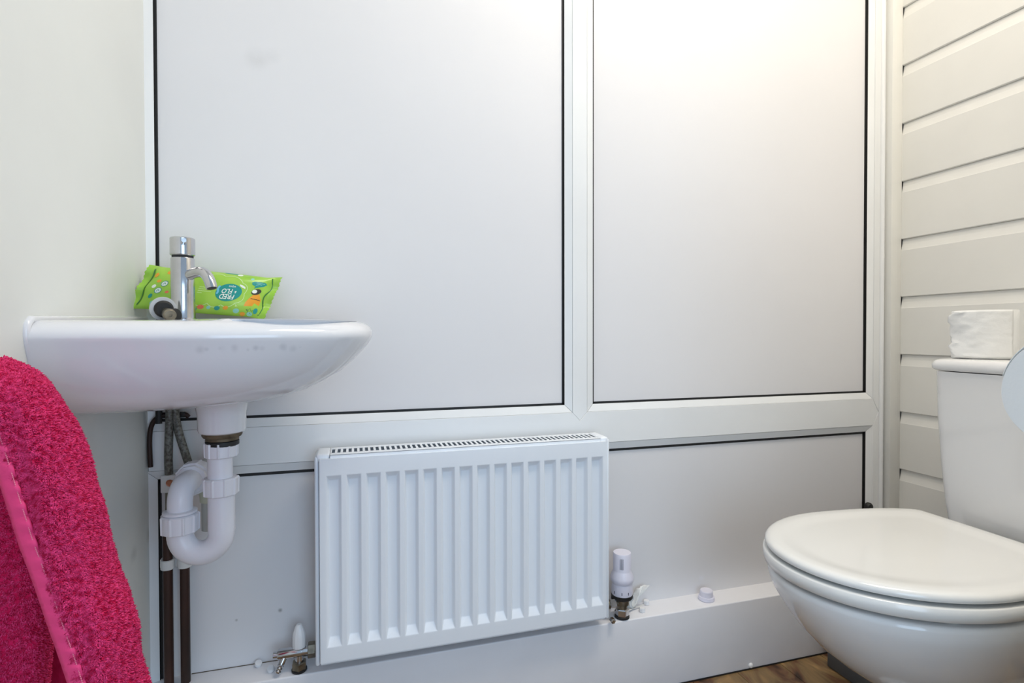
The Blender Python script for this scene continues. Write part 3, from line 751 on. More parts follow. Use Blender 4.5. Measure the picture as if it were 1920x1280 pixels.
# ------------------------------------------------------------------ pack of wipes
pack = thing('wipes_pack', (-0.2475, 1.09, BZ), 'bright green foil pack of wipes lying on its side behind the tap', 'pack')
PC = Vector((-0.2535, 1.100, 0.8940))
tl = radians(-4.4)
UU = Vector((cos(tl), 0.06, sin(tl))).normalized()
VV = Vector((-sin(tl), 0.26, cos(tl))); VV = (VV - UU * VV.dot(UU)).normalized()
NN = UU.cross(VV).normalized()
if NN.y > 0: NN = -NN
HU, HV = 0.0970, 0.0400
def bulge(u, v):
    a = max(0.0, 1 - abs(u / HU) ** 3.2); c = max(0.0, 1 - abs(v / HV) ** 3.0)
    return (a ** 0.55) * (c ** 0.5)
def ppos(u, v, side=1, off=0.0):
    au = abs(u)
    w = 0.023 * bulge(u, v)
    w *= 1 + 0.05 * sin(38 * u + 20 * v) + 0.04 * sin(70 * v - 25 * u)
    vv = v
    fl = max(0.0, (au - HU * 0.86)) / (0.1095 - HU * 0.86)      # flare of the crimped ends
    vv = v * (1 + 0.07 * fl)
    wav = 0.0045 * fl * sin(v * 190 + (1 if u > 0 else 2.2))
    uu = u + 0.30 * v
    return PC + UU * uu + VV * vv + NN * ((w + off) * side + wav)
nu, nv = 96, 40
V, F = [], []
us = [-0.1095 + 0.219 * i / nu for i in range(nu + 1)]
vs = [-HV + 2 * HV * j / nv for j in range(nv + 1)]
for side in (1, -1):
    n0 = len(V)
    for u in us:
        for v in vs:
            # zig-zag cut at both ends
            uz = u
            if abs(u) > 0.1090: uz = u - (0.0014 if (int((v + 1) * 700) % 2) else 0) * (1 if u > 0 else -1)
            V.append(ppos(uz, v, side, 0.0002))
    for i in range(nu):
        for j in range(nv):
            q = n0 + i * (nv + 1) + j
            F.append((q, q + 1, q + nv + 2, q + nv + 1) if side > 0 else (q, q + nv + 1, q + nv + 2, q + 1))
o = mk('foil_wrapper', V, F, M_green, pack, smooth=True, sharp=80, recalc=False)
bm = bmesh.new(); bm.from_mesh(o.data); bmesh.ops.remove_doubles(bm, verts=bm.verts, dist=0.0001); bmesh.ops.recalc_face_normals(bm, faces=bm.faces); bm.to_mesh(o.data); bm.free(); o.data.shade_smooth()

def stamp_vf(pts, off):
    """fan-grid patch of an outline around its centre, wrapped onto the pack"""
    cu = sum(p[0] for p in pts) / len(pts); cv = sum(p[1] for p in pts) / len(pts)
    V, F = [ppos(cu, cv, 1, off)], []
    R = 4; n = len(pts)
    for r in range(1, R + 1):
        t = r / R
        for p in pts: V.append(ppos(cu + (p[0] - cu) * t, cv + (p[1] - cv) * t, 1, off))
    for i in range(n): F.append((0, 1 + i, 1 + (i + 1) % n))
    for r in range(R - 1):
        a = 1 + r * n; c = a + n
        for i in range(n): F.append((a + i, c + i, c + (i + 1) % n, a + (i + 1) % n))
    return V, F
def oval(cu, cv, a, b_, n=24, rot=0.0):
    out = []
    for i in range(n):
        t = 2 * pi * i / n
        x, y = a * cos(t), b_ * sin(t)
        out.append((cu + x * cos(rot) - y * sin(rot), cv + x * sin(rot) + y * cos(rot)))
    return out
def ribbon_vf(pts, w, off):
    V, F = [], []
    n = len(pts)
    for i, p in enumerate(pts):
        a = pts[max(0, i - 1)]; c = pts[min(n - 1, i + 1)]
        d = Vector((c[0] - a[0], c[1] - a[1])).normalized()
        for s in (-0.5, 0.5): V.append(ppos(p[0] - d.y * w * s, p[1] + d.x * w * s, 1, off))
    for i in range(n - 1): F.append((2 * i, 2 * i + 1, 2 * i + 3, 2 * i + 2))
    return V, F
def pm(px, py):
    """print layout: millimetres from the pack's centre"""
    return (px / 1000.0 * 0.94, py / 1000.0)
def printed(name, parts, m, parent=None, **k):
    V, F = join_vf(parts)
    return mk(name, V, F, m, parent or pack, smooth=True, recalc=False, **k)
# cloud outline
cloud = []
for (c0, c1, rr) in (((-8, 25), (22, 27), 5), ((22, 27), (56, 17), 6), ((56, 17), (66, -3), 6), ((66, -3), (58, -22), 6), ((58, -22), (36, -27), 5), ((36, -27), (12, -26), 5), ((12, -26), (-14, -24), 6), ((-14, -24), (-40, -24), 6)):
    a = Vector(c0); c = Vector(c1); d = (c - a); nrm = Vector((d.y, -d.x)).normalized()
    if nrm.dot((a + c) / 2 - Vector((18, 0))) < 0: nrm = -nrm
    for i in range(9):
        t = i / 9
        p = a + d * t + nrm * (rr * 4 * t * (1 - t))
        cloud.append(pm(p.x, p.y))
inside = [pm(*p) for p in ((-30, -20), (0, -21), (30, -20), (52, -14), (58, 2), (46, 16), (22, 22), (-6, 20), (-30, 20))]
printed('cloud_outline', [ribbon_vf(cloud, 0.0011, 0.0006)], M_pale)
badge = printed('teal_badge', [stamp_vf([(x_, y_) for x_, y_ in oval(0.0372, -0.0035, 0.0205, 0.0165, 40)], 0.0006)], M_teal)
printed('badge_ribbon', [ribbon_vf([pm(20.5 + 1.2 * sin(t), -8 + 2.2 * t) for t in range(8)], 0.0032, 0.0008)], M_lblue, badge)
def letters(txt, size, cu, cv, off, rot=pi, bold=0.0):
    cd = bpy.data.curves.new('t', 'FONT'); cd.body = txt; cd.size = size; cd.align_x = 'CENTER'; cd.align_y = 'CENTER'; cd.offset = bold; cd.resolution_u = 3
    ob = bpy.data.objects.new('t', cd); COL.objects.link(ob)
    dg = bpy.context.evaluated_depsgraph_get()
    me = bpy.data.meshes.new_from_object(ob.evaluated_get(dg))
    V, F = [], []
    for v in me.vertices:
        x, y = v.co.x * 0.80, v.co.y
        V.append(ppos(cu + x * cos(rot) - y * sin(rot), cv + x * sin(rot) + y * cos(rot), 1, off))
    F = [tuple(p.vertices) for p in me.polygons]
    bpy.data.objects.remove(ob); bpy.data.curves.remove(cd); bpy.data.meshes.remove(me)
    return V, F
r180 = pi + 0.03
printed('lettering', [letters('FRED', 0.0128, 0.0372, -0.0112, 0.0010, r180, 0.0002), letters('FLO', 0.0122, 0.0340, -0.0010, 0.0010, r180, 0.0002), letters('&', 0.0070, 0.0475, -0.0015, 0.0010, r180), letters('wipes', 0.0062, 0.0390, 0.0078, 0.0010, r180)], M_pw, badge)
# colour dots along the bottom and around
dots = [(3, -32.5, 5.5, 3.4, M_coral), (16.5, -32.5, 3.2, 2.6, M_aqua), (31, -32.5, 4.6, 3.3, M_teal), (45, -31, 4.2, 3.2, M_orange), (64, -34, 5, 3.6, M_aqua),
        (76, -37.5, 4.4, 2.6, M_orange), (88, -36.5, 4.6, 3.2, M_aqua), (96, -30, 3.4, 5, M_teal), (-7, -36, 4.2, 3, M_teal), (68, 28, 2.8, 2.4, M_aqua), (44, 33.5, 4.5, 2.2, M_pw),
        (-62, -30, 4.5, 4, M_orange), (-76, -32, 4, 4, M_aqua), (-84, -20, 3, 4, M_teal), (-82, 8, 3.5, 3.0, M_orange), (-92, 20, 3.2, 4.5, M_orange), (-72, 26, 4.2, 4, M_orange), (-86, -2, 3.4, 3.4, M_pw), (-60, -12, 3, 2.5, M_coral)]
for (x_, y_, a_, b_, m_) in dots:
    printed('colour_dot', [stamp_vf([(p[0] , p[1]) for p in oval(x_ / 1000 * 0.94, y_ / 1000, a_ / 1000, b_ / 1000)], 0.0006)], m_)
# round white icons at the left end
for (x_, y_) in ((-66, 3), (-71, -10)):
    ic = printed('round_icon', [stamp_vf(oval(x_ / 1000, y_ / 1000, 0.0052, 0.0052), 0.0006)], M_pw)
    printed('icon_ring', [ribbon_vf(oval(x_ / 1000, y_ / 1000, 0.0050, 0.0050) + [oval(x_ / 1000, y_ / 1000, 0.0050, 0.0050)[0]], 0.0009, 0.0008), ribbon_vf([((x_ - 2) / 1000, (y_ - 2) / 1000), (x_ / 1000, (y_ + 2) / 1000), ((x_ + 2) / 1000, (y_ - 1) / 1000)], 0.0012, 0.0008)], M_teal, ic)
# plain patches of the printed picture at the right end
printed('orange_patch', [stamp_vf([pm(*p) for p in ((74, -25), (86, -23), (98, -19), (97, -9), (92, 0), (86, 3), (81, -2), (77, -10), (74, -18))], 0.0006)], M_orange)
printed('dark_patch', [stamp_vf(oval(0.0790, 0.0045, 0.0078, 0.0056, rot=0.5), 0.0008)], M_dk)
printed('white_patch', [stamp_vf(oval(0.0762, 0.0045, 0.0040, 0.0036), 0.0011)], M_pw)
printed('dark_patch', [stamp_vf(oval(-0.0550, 0.0205, 0.0060, 0.0050), 0.0008)], M_dk)
printed('patch_line', [ribbon_vf([pm(80 + t * 2, -10 + 0.5 * (t % 2)) for t in range(9)], 0.0009, 0.0011)], M_dk)
bub = printed('speech_bubble', [stamp_vf([pm(*p) for p in ((70, 21), (73, 24), (82, 25), (92, 25), (96, 22), (92, 17), (84, 14), (78, 10), (78, 15), (72, 17))], 0.0006)], M_teal)
printed('small_print', [ribbon_vf([pm(78 + t * 2, y_) for t in range(n_)], 0.0008, 0.0009) for y_, n_ in ((22, 8), (19.5, 6), (17, 4))], M_aqua, bub)
printed('star_line', [ribbon_vf([pm(*p) for p in ((80, -30), (84, -31), (86, -27), (88, -31), (92, -29.5), (89.5, -33), (91, -37), (87, -34.5), (83, -36.5), (84, -33), (80, -30))], 0.0008, 0.0006)], M_dgreen)
printed('star_line', [ribbon_vf([pm(*p) for p in ((60, -28), (62, -25), (64, -28), (61, -27), (60, -24))], 0.0008, 0.0006)], M_pale)
printed('faint_lettering', [ribbon_vf([pm(-12 + t * 2, y_ + 0.3 * (t % 2)) for t in range(n_)], 0.0010, 0.0006) for y_, n_ in ((2, 14), (-1.5, 12), (-5, 12), (-8.5, 5))], M_pale)
printed('top_banner', [ribbon_vf([pm(16 + t * 2.6, 36.2 - 0.15 * t) for t in range(11)], 0.0024, 0.0006)], M_teal)
printed('highlight_patch', [stamp_vf([pm(*p) for p in ((52, 14), (57, 13), (63, 10), (64, 6.5), (58, 8.5), (53, 11))], 0.0006)], M_pw)  # highlight on the foil, painted on as a white patch
printed('crimp_shade', [ribbon_vf([pm(102.5 + 2.6 * sin(t * 0.8), -36 + 5.5 * t) for t in range(14)], 0.0016, 0.0012)], M_dgreen)  # shading of the folded crimp, painted on as a dark green ribbon
printed('crimp_shade', [ribbon_vf([pm(-101 + 2.2 * sin(t * 0.8), -34 + 5.5 * t) for t in range(13)], 0.0026, 0.0012)], M_dgreen)  # the same painted crimp shading at the left end

# ------------------------------------------------------------------ toilet
RT = radians(-3.0)
TC = Vector((1.145, 0.706, 0))          # seat hinge line on the centre axis
AX = Vector((-cos(RT), -sin(RT), 0))    # towards the front of the pan
AY = Vector((-sin(RT), cos(RT), 0))     # across, towards the back wall
def T(f, s, z): return TC + AX * f + AY * s + Vector((0, 0, z))
toilet = thing('toilet', T(0.1, 0, 0), 'white close-coupled toilet with its lid closed against the clad wall', 'toilet')
def egg(L, hw, hb, n=96, f0=0.0, c=0.5):
    """seat outline: straight hinge edge at f0 with half width hb, widest hw, tip at f0+L"""
    pts = []
    m = L * c
    for i in range(n):
        th = 2 * pi * i / n
        cc_, ss = cos(th), sin(th)
        if cc_ >= 0:
            f = f0 + m + (L - m) * cc_; s = hw * (abs(ss) ** 0.97) * (1 if ss > 0 else -1)
        else:
            t = abs(cc_) ** 0.62
            f = f0 + m - m * t
            s = (hw * abs(ss) ** 0.30 * (1 - t) + (hb + (hw - hb) * math.sqrt(max(0, 1 - t * t))) * t * min(1.0, abs(ss) * 6)) * (1 if ss > 0 else -1)
            s = (hb + (hw - hb) * math.sqrt(max(0, 1 - t ** 2.2))) * min(1.0, (abs(ss) * 5) ** 1.0) * (1 if ss > 0 else -1)
        pts.append((f, s))
    return pts
def eggring(L, hw, hb, z, f0=0.0, dome=0.0):
    return [T(f, s, z) for f, s in egg(L, hw, hb, f0=f0)]
ZS = 0.447
LL, HW, HB = 0.452, 0.187, 0.135
lid = []
for (dz, ins) in ((-0.0140, 0.012), (-0.0139, 0.003), (-0.0128, 0.0008), (-0.0100, 0.0), (-0.0060, 0.0005), (-0.0030, 0.003), (-0.0010, 0.007), (0.0, 0.013), (-0.0005, 0.030), (-0.0026, 0.042), (-0.0034, 0.060), (-0.0024, 0.120)):
    lid.append(eggring(LL - 2 * ins, HW - ins, HB - ins * 0.7, ZS + dz, f0=ins))
loft('lid', lid, M_seat, toilet, sharp=60)
seat = []
for (dz, ins) in ((-0.0425, 0.022), (-0.0422, 0.005), (-0.0402, 0.0005), (-0.0310, -0.001), (-0.0215, -0.0005), (-0.0200, 0.0015), (-0.0195, 0.006), (-0.0195, 0.02)):
    seat.append(eggring(LL - 2 * ins + 0.004, HW - ins + 0.0015, HB - ins * 0.7, ZS + dz, f0=ins - 0.001))
loft('seat', seat, M_seat, toilet, sharp=60)
for s in (-0.072, 0.072):
    lathe('hinge', [(0.011, 0.0), (0.0125, 0.001), (0.0125, 0.036), (0.011, 0.038)], T(-0.006, s - 0.018, ZS - 0.032), M_seat, toilet, d=AY, seg=20)
for (f, s) in ((0.30, 0.150), (0.30, -0.150), (0.10, 0.155), (0.10, -0.155)):
    p = T(f, s, ZS - 0.0515)
    lathe('seat_buffer', [(0.008, 0.0), (0.008, 0.0100)], p, M_ivory, toilet, seg=14)
# pan: rings from rim down to foot.  (z, tip f, back f, half width front, half width back)
def panring(z, tip, back, hw, hb, mid, n=96):
    out = []
    for i in range(n):
        th = 2 * pi * i / n
        c_, s_ = cos(th), sin(th)
        sg = 1 if s_ > 0 else -1
        if c_ >= 0:
            f = mid + (tip - mid) * c_; s = hw * abs(s_) ** 0.98 * sg
        else:
            t = abs(c_) ** 0.55
            f = mid + (back - mid) * t
            s = (hb + (hw - hb) * (0.5 + 0.5 * cos(pi * min(1, t * 1.15)))) * min(1.0, abs(s_) * 4.0) * sg
        out.append(T(f, s, z))
    return out
ZR = 0.3965
pan = [panring(ZR - 0.15, 0.330, 0.10, 0.070, 0.05, 0.22), panring(ZR - 0.10, 0.370, 0.075, 0.110, 0.08, 0.22), panring(ZR - 0.03, 0.396, 0.055, 0.135, 0.09, 0.22), panring(ZR - 0.006, 0.400, 0.05, 0.140, 0.09, 0.22), panring(ZR - 0.0, 0.410, -0.22, 0.150, 0.10, 0.22), panring(ZR + 0.0, 0.441, -0.235, 0.1790, 0.105, 0.22), panring(ZR - 0.002, 0.4465, -0.240, 0.1830, 0.108, 0.22), panring(ZR - 0.010, 0.448, -0.242, 0.1845, 0.110, 0.22),
       panring(ZR - 0.030, 0.442, -0.242, 0.1810, 0.110, 0.22), panring(ZR - 0.060, 0.424, -0.24, 0.1700, 0.109, 0.21), panring(ZR - 0.090, 0.402, -0.235, 0.1570, 0.107, 0.20),
       panring(ZR - 0.125, 0.368, -0.225, 0.1385, 0.104, 0.185), panring(ZR - 0.155, 0.330, -0.215, 0.1190, 0.098, 0.165), panring(ZR - 0.185, 0.286, -0.205, 0.0985, 0.092, 0.14),
       panring(ZR - 0.210, 0.248, -0.195, 0.0840, 0.086, 0.12), panring(ZR - 0.235, 0.222, -0.19, 0.0760, 0.082, 0.10), panring(ZR - 0.260, 0.214, -0.185, 0.0730, 0.080, 0.09),
       panring(ZR - 0.300, 0.218, -0.185, 0.0750, 0.082, 0.09), panring(ZR - 0.345, 0.232, -0.185, 0.0820, 0.088, 0.09), panring(ZR - 0.380, 0.246, -0.19, 0.0910, 0.096, 0.09), panring(0.0005, 0.250, -0.19, 0.0940, 0.100, 0.09)]
loft('pan', pan, M_cer, toilet, sharp=60)
# swelling of the trapway on the near side of the pan
vs_, fs_ = [], []
sph = []
for j in range(9):
    a = pi * j / 8 - pi / 2
    sph.append([T(0.045 + 0.085 * cos(a) * cos(t * 2 * pi / 24), -0.085 - 0.034 * cos(a) * sin(t * 2 * pi / 24), 0.245 + 0.034 * sin(a) + 0.02 * cos(t * 2 * pi / 24)) if 0 < j < 8 else T(0.045 + 0.001 * cos(t * 2 * pi / 24), -0.085 - 0.001 * sin(t * 2 * pi / 24), 0.245 + 0.034 * sin(a)) for t in range(24)])
loft('trapway_bulge', sph, M_cer, toilet, sharp=80)
# cistern
def rrect(f0, f1, h, z, r, bow, n=10, inset=0.0):
    """rounded rectangle ring in plan; f0 front edge (towards the user), f1 back edge, half width h, front bowed"""
    f0 -= inset; f1 += inset; h -= inset
    pts = []
    cs = [(f0 - r, h - r, 0), (f1 + r, h - r, 1), (f1 + r, -h + r, 2), (f0 - r, -h + r, 3)]
    for (cf, cs_, q) in cs:
        for i in range(n + 1):
            a = pi / 2 * (i / n) + q * pi / 2
            pts.append((cf + r * sin(pi / 2 - (0 if False else 0)) * cos(a - 0) if q in (0, 3) else cf + r * cos(a), cs_ + r * sin(a)))
    # densify front and add the bow
    out = []
    m = len(pts)
    for i in range(m):
        p, q = pts[i], pts[(i + 1) % m]
        seg = 12 if abs(q[1] - p[1]) > 0.1 else 1
        for k in range(seg):
            out.append((p[0] + (q[0] - p[0]) * k / seg, p[1] + (q[1] - p[1]) * k / seg))
    res = []
    for f, s in out:
        fr = (f - f1) / (f0 - f1)
        res.append(T(f + bow * max(0, 1 - (s / h) ** 2) * fr, s, z))
    return res
CF, CB = -0.048, -0.285
cis = []
for (z, h, ins) in ((0.4000, 0.128, 0.02), (0.4030, 0.135, 0.008), (0.4100, 0.138, 0.0), (0.46, 0.1480, 0.0), (0.54, 0.1575, 0.0), (0.64, 0.1655, 0.0), (0.737, 0.1690, 0.0)):
    cis.append(rrect(CF, CB, h, z, 0.034, 0.014, inset=ins))
loft('cistern', cis, M_cer, toilet, sharp=50)
cl = []
for (z, ins) in ((0.7380, 0.004), (0.7400, -0.003), (0.7440, -0.006), (0.7520, -0.006), (0.7590, -0.003), (0.7625, 0.003), (0.7640, 0.012), (0.7645, 0.04)):
    cl.append(rrect(CF, CB, 0.1690, z, 0.034, 0.014, inset=ins))
loft('cistern_lid', cl, M_cer, toilet, sharp=60)

# slate grey box behind the pan foot
gb = box('plinth_box', 0.0, 0.0, 0, 0, 0, 0, M_grey) if False else None
V, F = boxv(1.112, 1.26, 0.850, 1.047, 0.0005, 0.056)
mk('plinth_box', V, F, M_grey, None, bevel=0.004, label='slate grey box on the floor behind the toilet foot', cat='box')

# ------------------------------------------------------------------ toilet rolls
def roll(name, c, ax, r, h, rc, m, label, frill):
    t = thing(name, c - Vector((0, 0, r if abs(ax[2]) < 0.5 else 0)), label, 'toilet roll')
    u, w, d = frame_of(ax)
    prof = [(rc, 0.0005), (r * 0.985, 0.0), (r, 0.0012), (r * 1.002, h * 0.3), (r * 0.998, h * 0.7), (r, h - 0.0012), (r * 0.985, h), (rc, h - 0.0005)]
    V, F = [], []
    seg = 72
    for rr, hh in prof:
        for i in range(seg):
            a = 2 * pi * i / seg
            V.append(c + d * hh + (u * cos(a) + w * sin(a)) * (rr * (1 + (0.006 * sin(5 * a + 30 * hh) if rr > rc else 0))))
    for j in range(len(prof) - 1):
        for i in range(seg):
            F.append((j * seg + i, j * seg + (i + 1) % seg, (j + 1) * seg + (i + 1) % seg, (j + 1) * seg + i))
    for i in range(seg):
        F.append(((len(prof) - 1) * seg + i, (len(prof) - 1) * seg + (i + 1) % seg, (i + 1) % seg, i))
    mk('paper', V, F, m, t, smooth=True)
    lathe('core', [(rc * 0.93, 0.001), (rc, 0.0008), (rc, h - 0.0008), (rc * 0.93, h - 0.001)], c, M_card, t, d=d, seg=32)
    return t
RC = Vector((1.275, 0.812, 0.7650))
r1 = roll('toilet_roll', RC, (0, 0, 1), 0.054, 0.100, 0.021, M_paper, 'white toilet roll with a ragged torn edge standing on the cistern lid', True)
# torn sheet end wrapped on the side of the roll that faces the back wall corner
V, F = [], []
na, nz_ = 22, 26
for j in range(nz_ + 1):
    z = 0.002 + 0.097 * j / nz_
    t = j / nz_
    # ragged edge angle
    edge = 2.55 + 0.18 * sin(t * 7.5 + 0.6) + 0.10 * sin(t * 19 + 1.0) + 0.05 * sin(t * 47)
    for i in range(na + 1):
        s = i / na
        a = 4.6 + (edge - 4.6) * s
        lift = 0.0012 + 0.011 * max(0, s - 0.62) ** 1.3 * (0.7 + 0.6 * sin(t * 9 + 0.4)) * 2.0 + 0.0012 * sin(17 * s + 11 * t) * s + 0.0010 * noise.noise(Vector((9 * s, 14 * t, 0)))
        rr = 0.0545 + lift
        V.append(RC + Vector((rr * cos(a), rr * sin(a), z)))
for j in range(nz_):
    for i in range(na):
        q = j * (na + 1) + i
        F.append((q, q + 1, q + na + 2, q + na + 1))
o = mk('torn_sheet', V, F, M_paper, r1, smooth=True, recalc=False)
so = o.modifiers.new('thick', 'SOLIDIFY'); so.thickness = 0.0008

# roll on a holder beside the doorway
R2 = Vector((0.661, 0.349, 0.7575))
r2 = roll('toilet_roll', R2, (1, 0, 0), 0.0560, 0.098, 0.021, M_paper2, 'white toilet roll hanging on a wall holder at the right edge of the photo', False)
V, F = [], []
for j in range(2):
    xx = R2.x + 0.0005 + 0.097 * j
    for i in range(13):
        a = radians(105 + 60 * i / 12)
        rr = 0.0568 + 0.004 * (i / 12) ** 2
        V.append((xx, R2.y + rr * cos(a - radians(90)) , R2.z + 0.0 + rr * sin(a - radians(90))))
for i in range(12): F.append((i, i + 1, 13 + i + 1, 13 + i))
o = mk('loose_sheet', V, F, M_paper2, r2, smooth=True, recalc=False)
so = o.modifiers.new('thick', 'SOLIDIFY'); so.thickness = 0.0006
holder = thing('roll_holder', (0.76, 0.28, 0.7575), 'chrome arm holding the toilet roll beside the doorway', 'holder')
tube('holder_arm', spline([(0.745, R2.y, R2.z), (0.748, R2.y, R2.z), (0.756, R2.y, R2.z), (0.768, R2.y - 0.012, R2.z), (0.772, 0.285, R2.z)], 6), 0.0055, M_chrome, holder, seg=14)
lathe('wall_plate', [(0.022, 0.0), (0.022, 0.004), (0.016, 0.008)], (0.772, 0.2802, R2.z), M_chrome, holder, d=(0, 1, 0), seg=28)

# ------------------------------------------------------------------ pink towel on a wall hook
towel = thing('towel', (-0.30, 0.60, 0.30), 'hot pink terry towel with a woven hem band hanging at the left', 'towel')
ta, tb = Vector((cos(yaw), -sin(yaw), 0)), Vector((sin(yaw), cos(yaw), 0))   # across / away in the towel's own hanging plane
def tw(a, d, z): return ta * a + tb * d + Vector((0, 0, z))
D0 = 0.50
def px2(px, py, d=D0): return ((px - 960) / 1012.5 * d, CAM_H - (py - 626.6) / 1012.5 * d)
sil = [px2(*p) for p in ((-40, 680), (0, 697), (32, 716), (60, 745), (88, 798), (110, 850), (127, 905), (141, 955), (152, 1005), (163, 1055), (178, 1105), (199, 1150), (214, 1200), (221, 1250), (230, 1310), (246, 1400), (262, 1500))]
hem = [px2(*p, d=D0 - 0.022) for p in ((-150, 560), (-95, 640), (-50, 712), (-25, 760), (0, 810), (16, 860), (32, 915), (47, 965), (62, 1015), (80, 1065), (97, 1115), (113, 1165), (130, 1215), (146, 1265), (165, 1330), (193, 1420), (222, 1520))]
hem[0] = px2(-60, 672, D0 - 0.022); hem[1] = px2(-40, 700, D0 - 0.022); hem[2] = px2(-24, 735, D0 - 0.022); hem[3] = px2(-11, 772, D0 - 0.022)
def densify(L, n):
    return [Vector((p.x, p.y)) for p in spline([(a, z, 0) for a, z in L], n)]
S_, H_ = densify(sil, 8), densify(hem, 8)
NR = len(S_)
NC = 44
rows = []
for i in range(NR):
    s, h = S_[i], H_[i]
    t = i / (NR - 1)
    row = []
    for j in range(NC + 1):
        q = j / NC
        if q < 0.62:                       # front face from hem to the fold
            k = q / 0.62
            a = h.x + (s.x - h.x) * sin(k * pi / 2) ** 1.05
            z = h.y + (s.y - h.y) * k
            d = D0 - 0.022 * (1 - k) ** 0.6 - 0.006 * sin(k * pi) + 0.003 * sin(9 * k + 14 * t) * sin(k * pi)
        else:                              # fold round and go back to the wall
            k = (q - 0.62) / 0.38
            a = s.x - 0.060 * k ** 1.5
            z = s.y
            d = D0 + 0.052 * sin(min(1, k * 1.2) * pi / 2) + 0.01 * k
        nn = noise.noise(Vector((a * 40, z * 25, d * 30))) * 0.0022
        row.append(tw(a + nn, d + nn, z))
    rows.append(row)
V = [p for r in rows for p in r]
F = []
for i in range(NR - 1):
    for j in range(NC):
        q = i * (NC + 1) + j
        F.append((q, q + NC + 1, q + NC + 2, q + 1))
def thick_sheet(name, V, F, m, parent, th, **k):
    o = mk(name, V, F, m, parent, smooth=True, recalc=False, sharp=80, **k)
    so = o.modifiers.new('thick', 'SOLIDIFY'); so.thickness = th; so.offset = 0
    return o
thick_sheet('outer_fold', V, F, M_pink, towel, 0.006)
# woven hem band along the free edge
V2, F2 = [], []
BWpx = 0.0150
for i in range(NR):
    h = H_[i]; t = i / (NR - 1)
    for j in range(5):
        k = j / 4
        puck = 0.0012 * sin(i * 1.15) * (0.3 + k) + 0.0005 * sin(i * 2.7)
        dd = D0 - 0.0275 - 0.0015 * sin(k * pi) + puck; sc_ = dd / (D0 - 0.022)
        V2.append(tw((h.x + 0.001 - BWpx * (1 - k)) * sc_, dd, CAM_H + (h.y - CAM_H) * sc_ - 0.002 * (1 - k)))
for i in range(NR - 1):
    for j in range(4):
        q = i * 5 + j
        F2.append((q, q + 5, q + 6, q + 1))
band = thick_sheet('hem_band', V2, F2, M_band, towel, 0.003)
# stitching along the band
stv = []
for i in range(8, NR - 1, 1):
    for kk in (0.25, 0.75):
        a = H_[i] + (H_[i + 1] - H_[i]) * (kk - 0.18); c = H_[i] + (H_[i + 1] - H_[i]) * (kk + 0.18)
        stv.append(tube_vf([tw(a.x * 0.985 - 0.0015, D0 - 0.0300, CAM_H + (a.y - CAM_H) * 0.985), tw(c.x * 0.985 - 0.0015, D0 - 0.0300, CAM_H + (c.y - CAM_H) * 0.985)], 0.0005, 5))
V3, F3 = join_vf(stv)
mk('stitching', V3, F3, mat('pale_pink_thread', (0.84, 0.20, 0.32), 0.7), band, smooth=True, kind='stuff')
# inner fold behind
DI = D0 + 0.040
inn = [px2(*p, d=DI) for p in ((0, 760), (16, 830), (32, 900), (50, 960), (60, 1010), (65, 1070), (64, 1120), (61, 1170), (57, 1220), (51, 1270), (44, 1340), (36, 1430), (30, 1520))]
I_ = densify(inn, 9)
rowsI = []
NI = 26
for i, s in enumerate(I_):
    row = []
    t = i / (len(I_) - 1)
    for j in range(NI + 1):
        k = j / NI
        if k < 0.7:
            kk = k / 0.7
            a = -0.62 + (s.x + 0.62) * sin(kk * pi / 2)
            d = DI - 0.028 * cos(kk * pi / 2) + 0.003 * sin(10 * kk + 9 * t) * cos(kk * pi / 2)
        else:
            kk = (k - 0.7) / 0.3
            a = s.x - 0.03 * kk ** 1.6
            d = DI + 0.040 * sin(kk * pi / 2)
        row.append(tw(a, d, s.y))
    rowsI.append(row)
VI = [p for r in rowsI for p in r]; FI = []
for i in range(len(I_) - 1):
    for j in range(NI):
        q = i * (NI + 1) + j
        FI.append((q, q + NI + 1, q + NI + 2, q + 1))
thick_sheet('inner_fold', VI, FI, M_pink, towel, 0.006)
# back layer against the wall side, dark between the folds
VB, FB = [], []
for i in range(20):
    z = 0.74 - 0.36 * i / 19
    wA = px2(10 + 165 * i / 19, 700, D0 + 0.10)[0]
    for j in range(14):
        k = j / 13
        VB.append(tw(-0.64 + (wA + 0.64) * k, D0 + 0.104 + 0.006 * sin(k * 9 + i * 0.1), z))
for i in range(19):
    for j in range(13):
        q = i * 14 + j
        FB.append((q, q + 14, q + 15, q + 1))
thick_sheet('back_layer', VB, FB, M_pink, towel, 0.006)
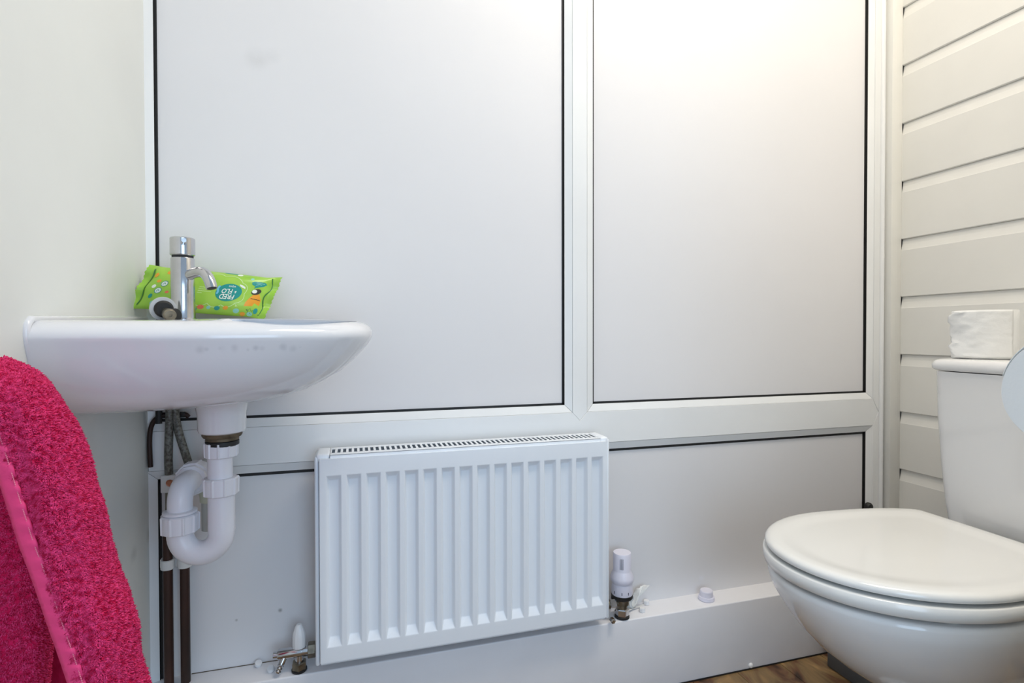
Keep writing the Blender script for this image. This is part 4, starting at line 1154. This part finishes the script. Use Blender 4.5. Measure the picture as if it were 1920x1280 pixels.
# terry loops
def pile(name, rows, n, seed, jmax, h0, h1):
    rnd = random.Random(seed)
    R, Cn = len(rows) - 1, jmax
    V, F = [], []
    for _ in range(n):
        i = rnd.random() * R; j = rnd.random() * Cn
        i0, j0 = min(int(i), R - 1), min(int(j), Cn - 1)
        fi, fj = i - i0, j - j0
        a, b_, c, d = rows[i0][j0], rows[i0][j0 + 1], rows[i0 + 1][j0], rows[i0 + 1][j0 + 1]
        p = (a * (1 - fj) + b_ * fj) * (1 - fi) + (c * (1 - fj) + d * fj) * fi
        e1 = (b_ - a); e2 = (c - a)
        nr = e1.cross(e2)
        if nr.length < 1e-12: continue
        nr.normalize()
        # outwards = towards the open side of the fold
        if nr.dot(Vector((-0.1, -1, 0)) + (ta * 1.4 if j0 > Cn * 0.45 else Vector((0, 0, 0)))) < 0: nr = -nr
        e1n = e1.normalized(); e2n = nr.cross(e1n)
        ang = rnd.random() * 6.283
        s1 = e1n * cos(ang) + e2n * sin(ang)
        s2 = nr.cross(s1)
        L = h0 + (h1 - h0) * rnd.random()
        w = 0.00055 + 0.0004 * rnd.random()
        lean = (s1 * (rnd.random() - 0.5) + s2 * (rnd.random() - 0.5) + Vector((0, 0, -0.25))) * L * 0.8
        b0 = p + nr * 0.0020 + e1n * rnd.uniform(-0.003, 0.003) + e2n * rnd.uniform(-0.003, 0.003)
        L *= 0.75 + 0.6 * (0.5 + 0.5 * noise.noise(p * 190.0))
        tip = b0 + nr * L + lean
        n0 = len(V)
        mid = b0 + nr * L * 0.62 + lean * 0.25
        V += [b0 + s1 * w * 0.7, b0 - s1 * w * 0.35 + s2 * w * 0.6, b0 - s1 * w * 0.35 - s2 * w * 0.6, mid + s1 * w, mid - s1 * w * 0.5 + s2 * w * 0.86, mid - s1 * w * 0.5 - s2 * w * 0.86, tip]
        for q in range(3):
            r_ = (q + 1) % 3
            F.append((n0 + q, n0 + r_, n0 + 3 + r_, n0 + 3 + q))
            F.append((n0 + 3 + q, n0 + 3 + r_, n0 + 6))
    o = mk(name, V, F, M_pile, towel, smooth=True, recalc=False, kind='stuff', sharp=180)
    return o
pile('terry_pile', rows, 64000, 3, 36, 0.0026, 0.0052)
pile('terry_pile', rowsI, 24000, 5, 24, 0.0024, 0.0044)
# hook on the wall, just outside the picture
hook = thing('wall_hook', (XL, 0.56, 0.80), 'chrome hook on the side wall holding the pink towel', 'hook')
lathe('hook_plate', [(0.018, 0.0), (0.018, 0.004), (0.012, 0.006)], (XL + 0.0003, 0.565, 0.815), M_chrome, hook, d=(1, 0, 0), seg=24)
tube('hook_arm', spline([(XL + 0.004, 0.565, 0.815), (XL + 0.020, 0.565, 0.800), (XL + 0.034, 0.565, 0.792), (XL + 0.042, 0.565, 0.806)], 6), 0.0045, M_chrome, hook, seg=14)
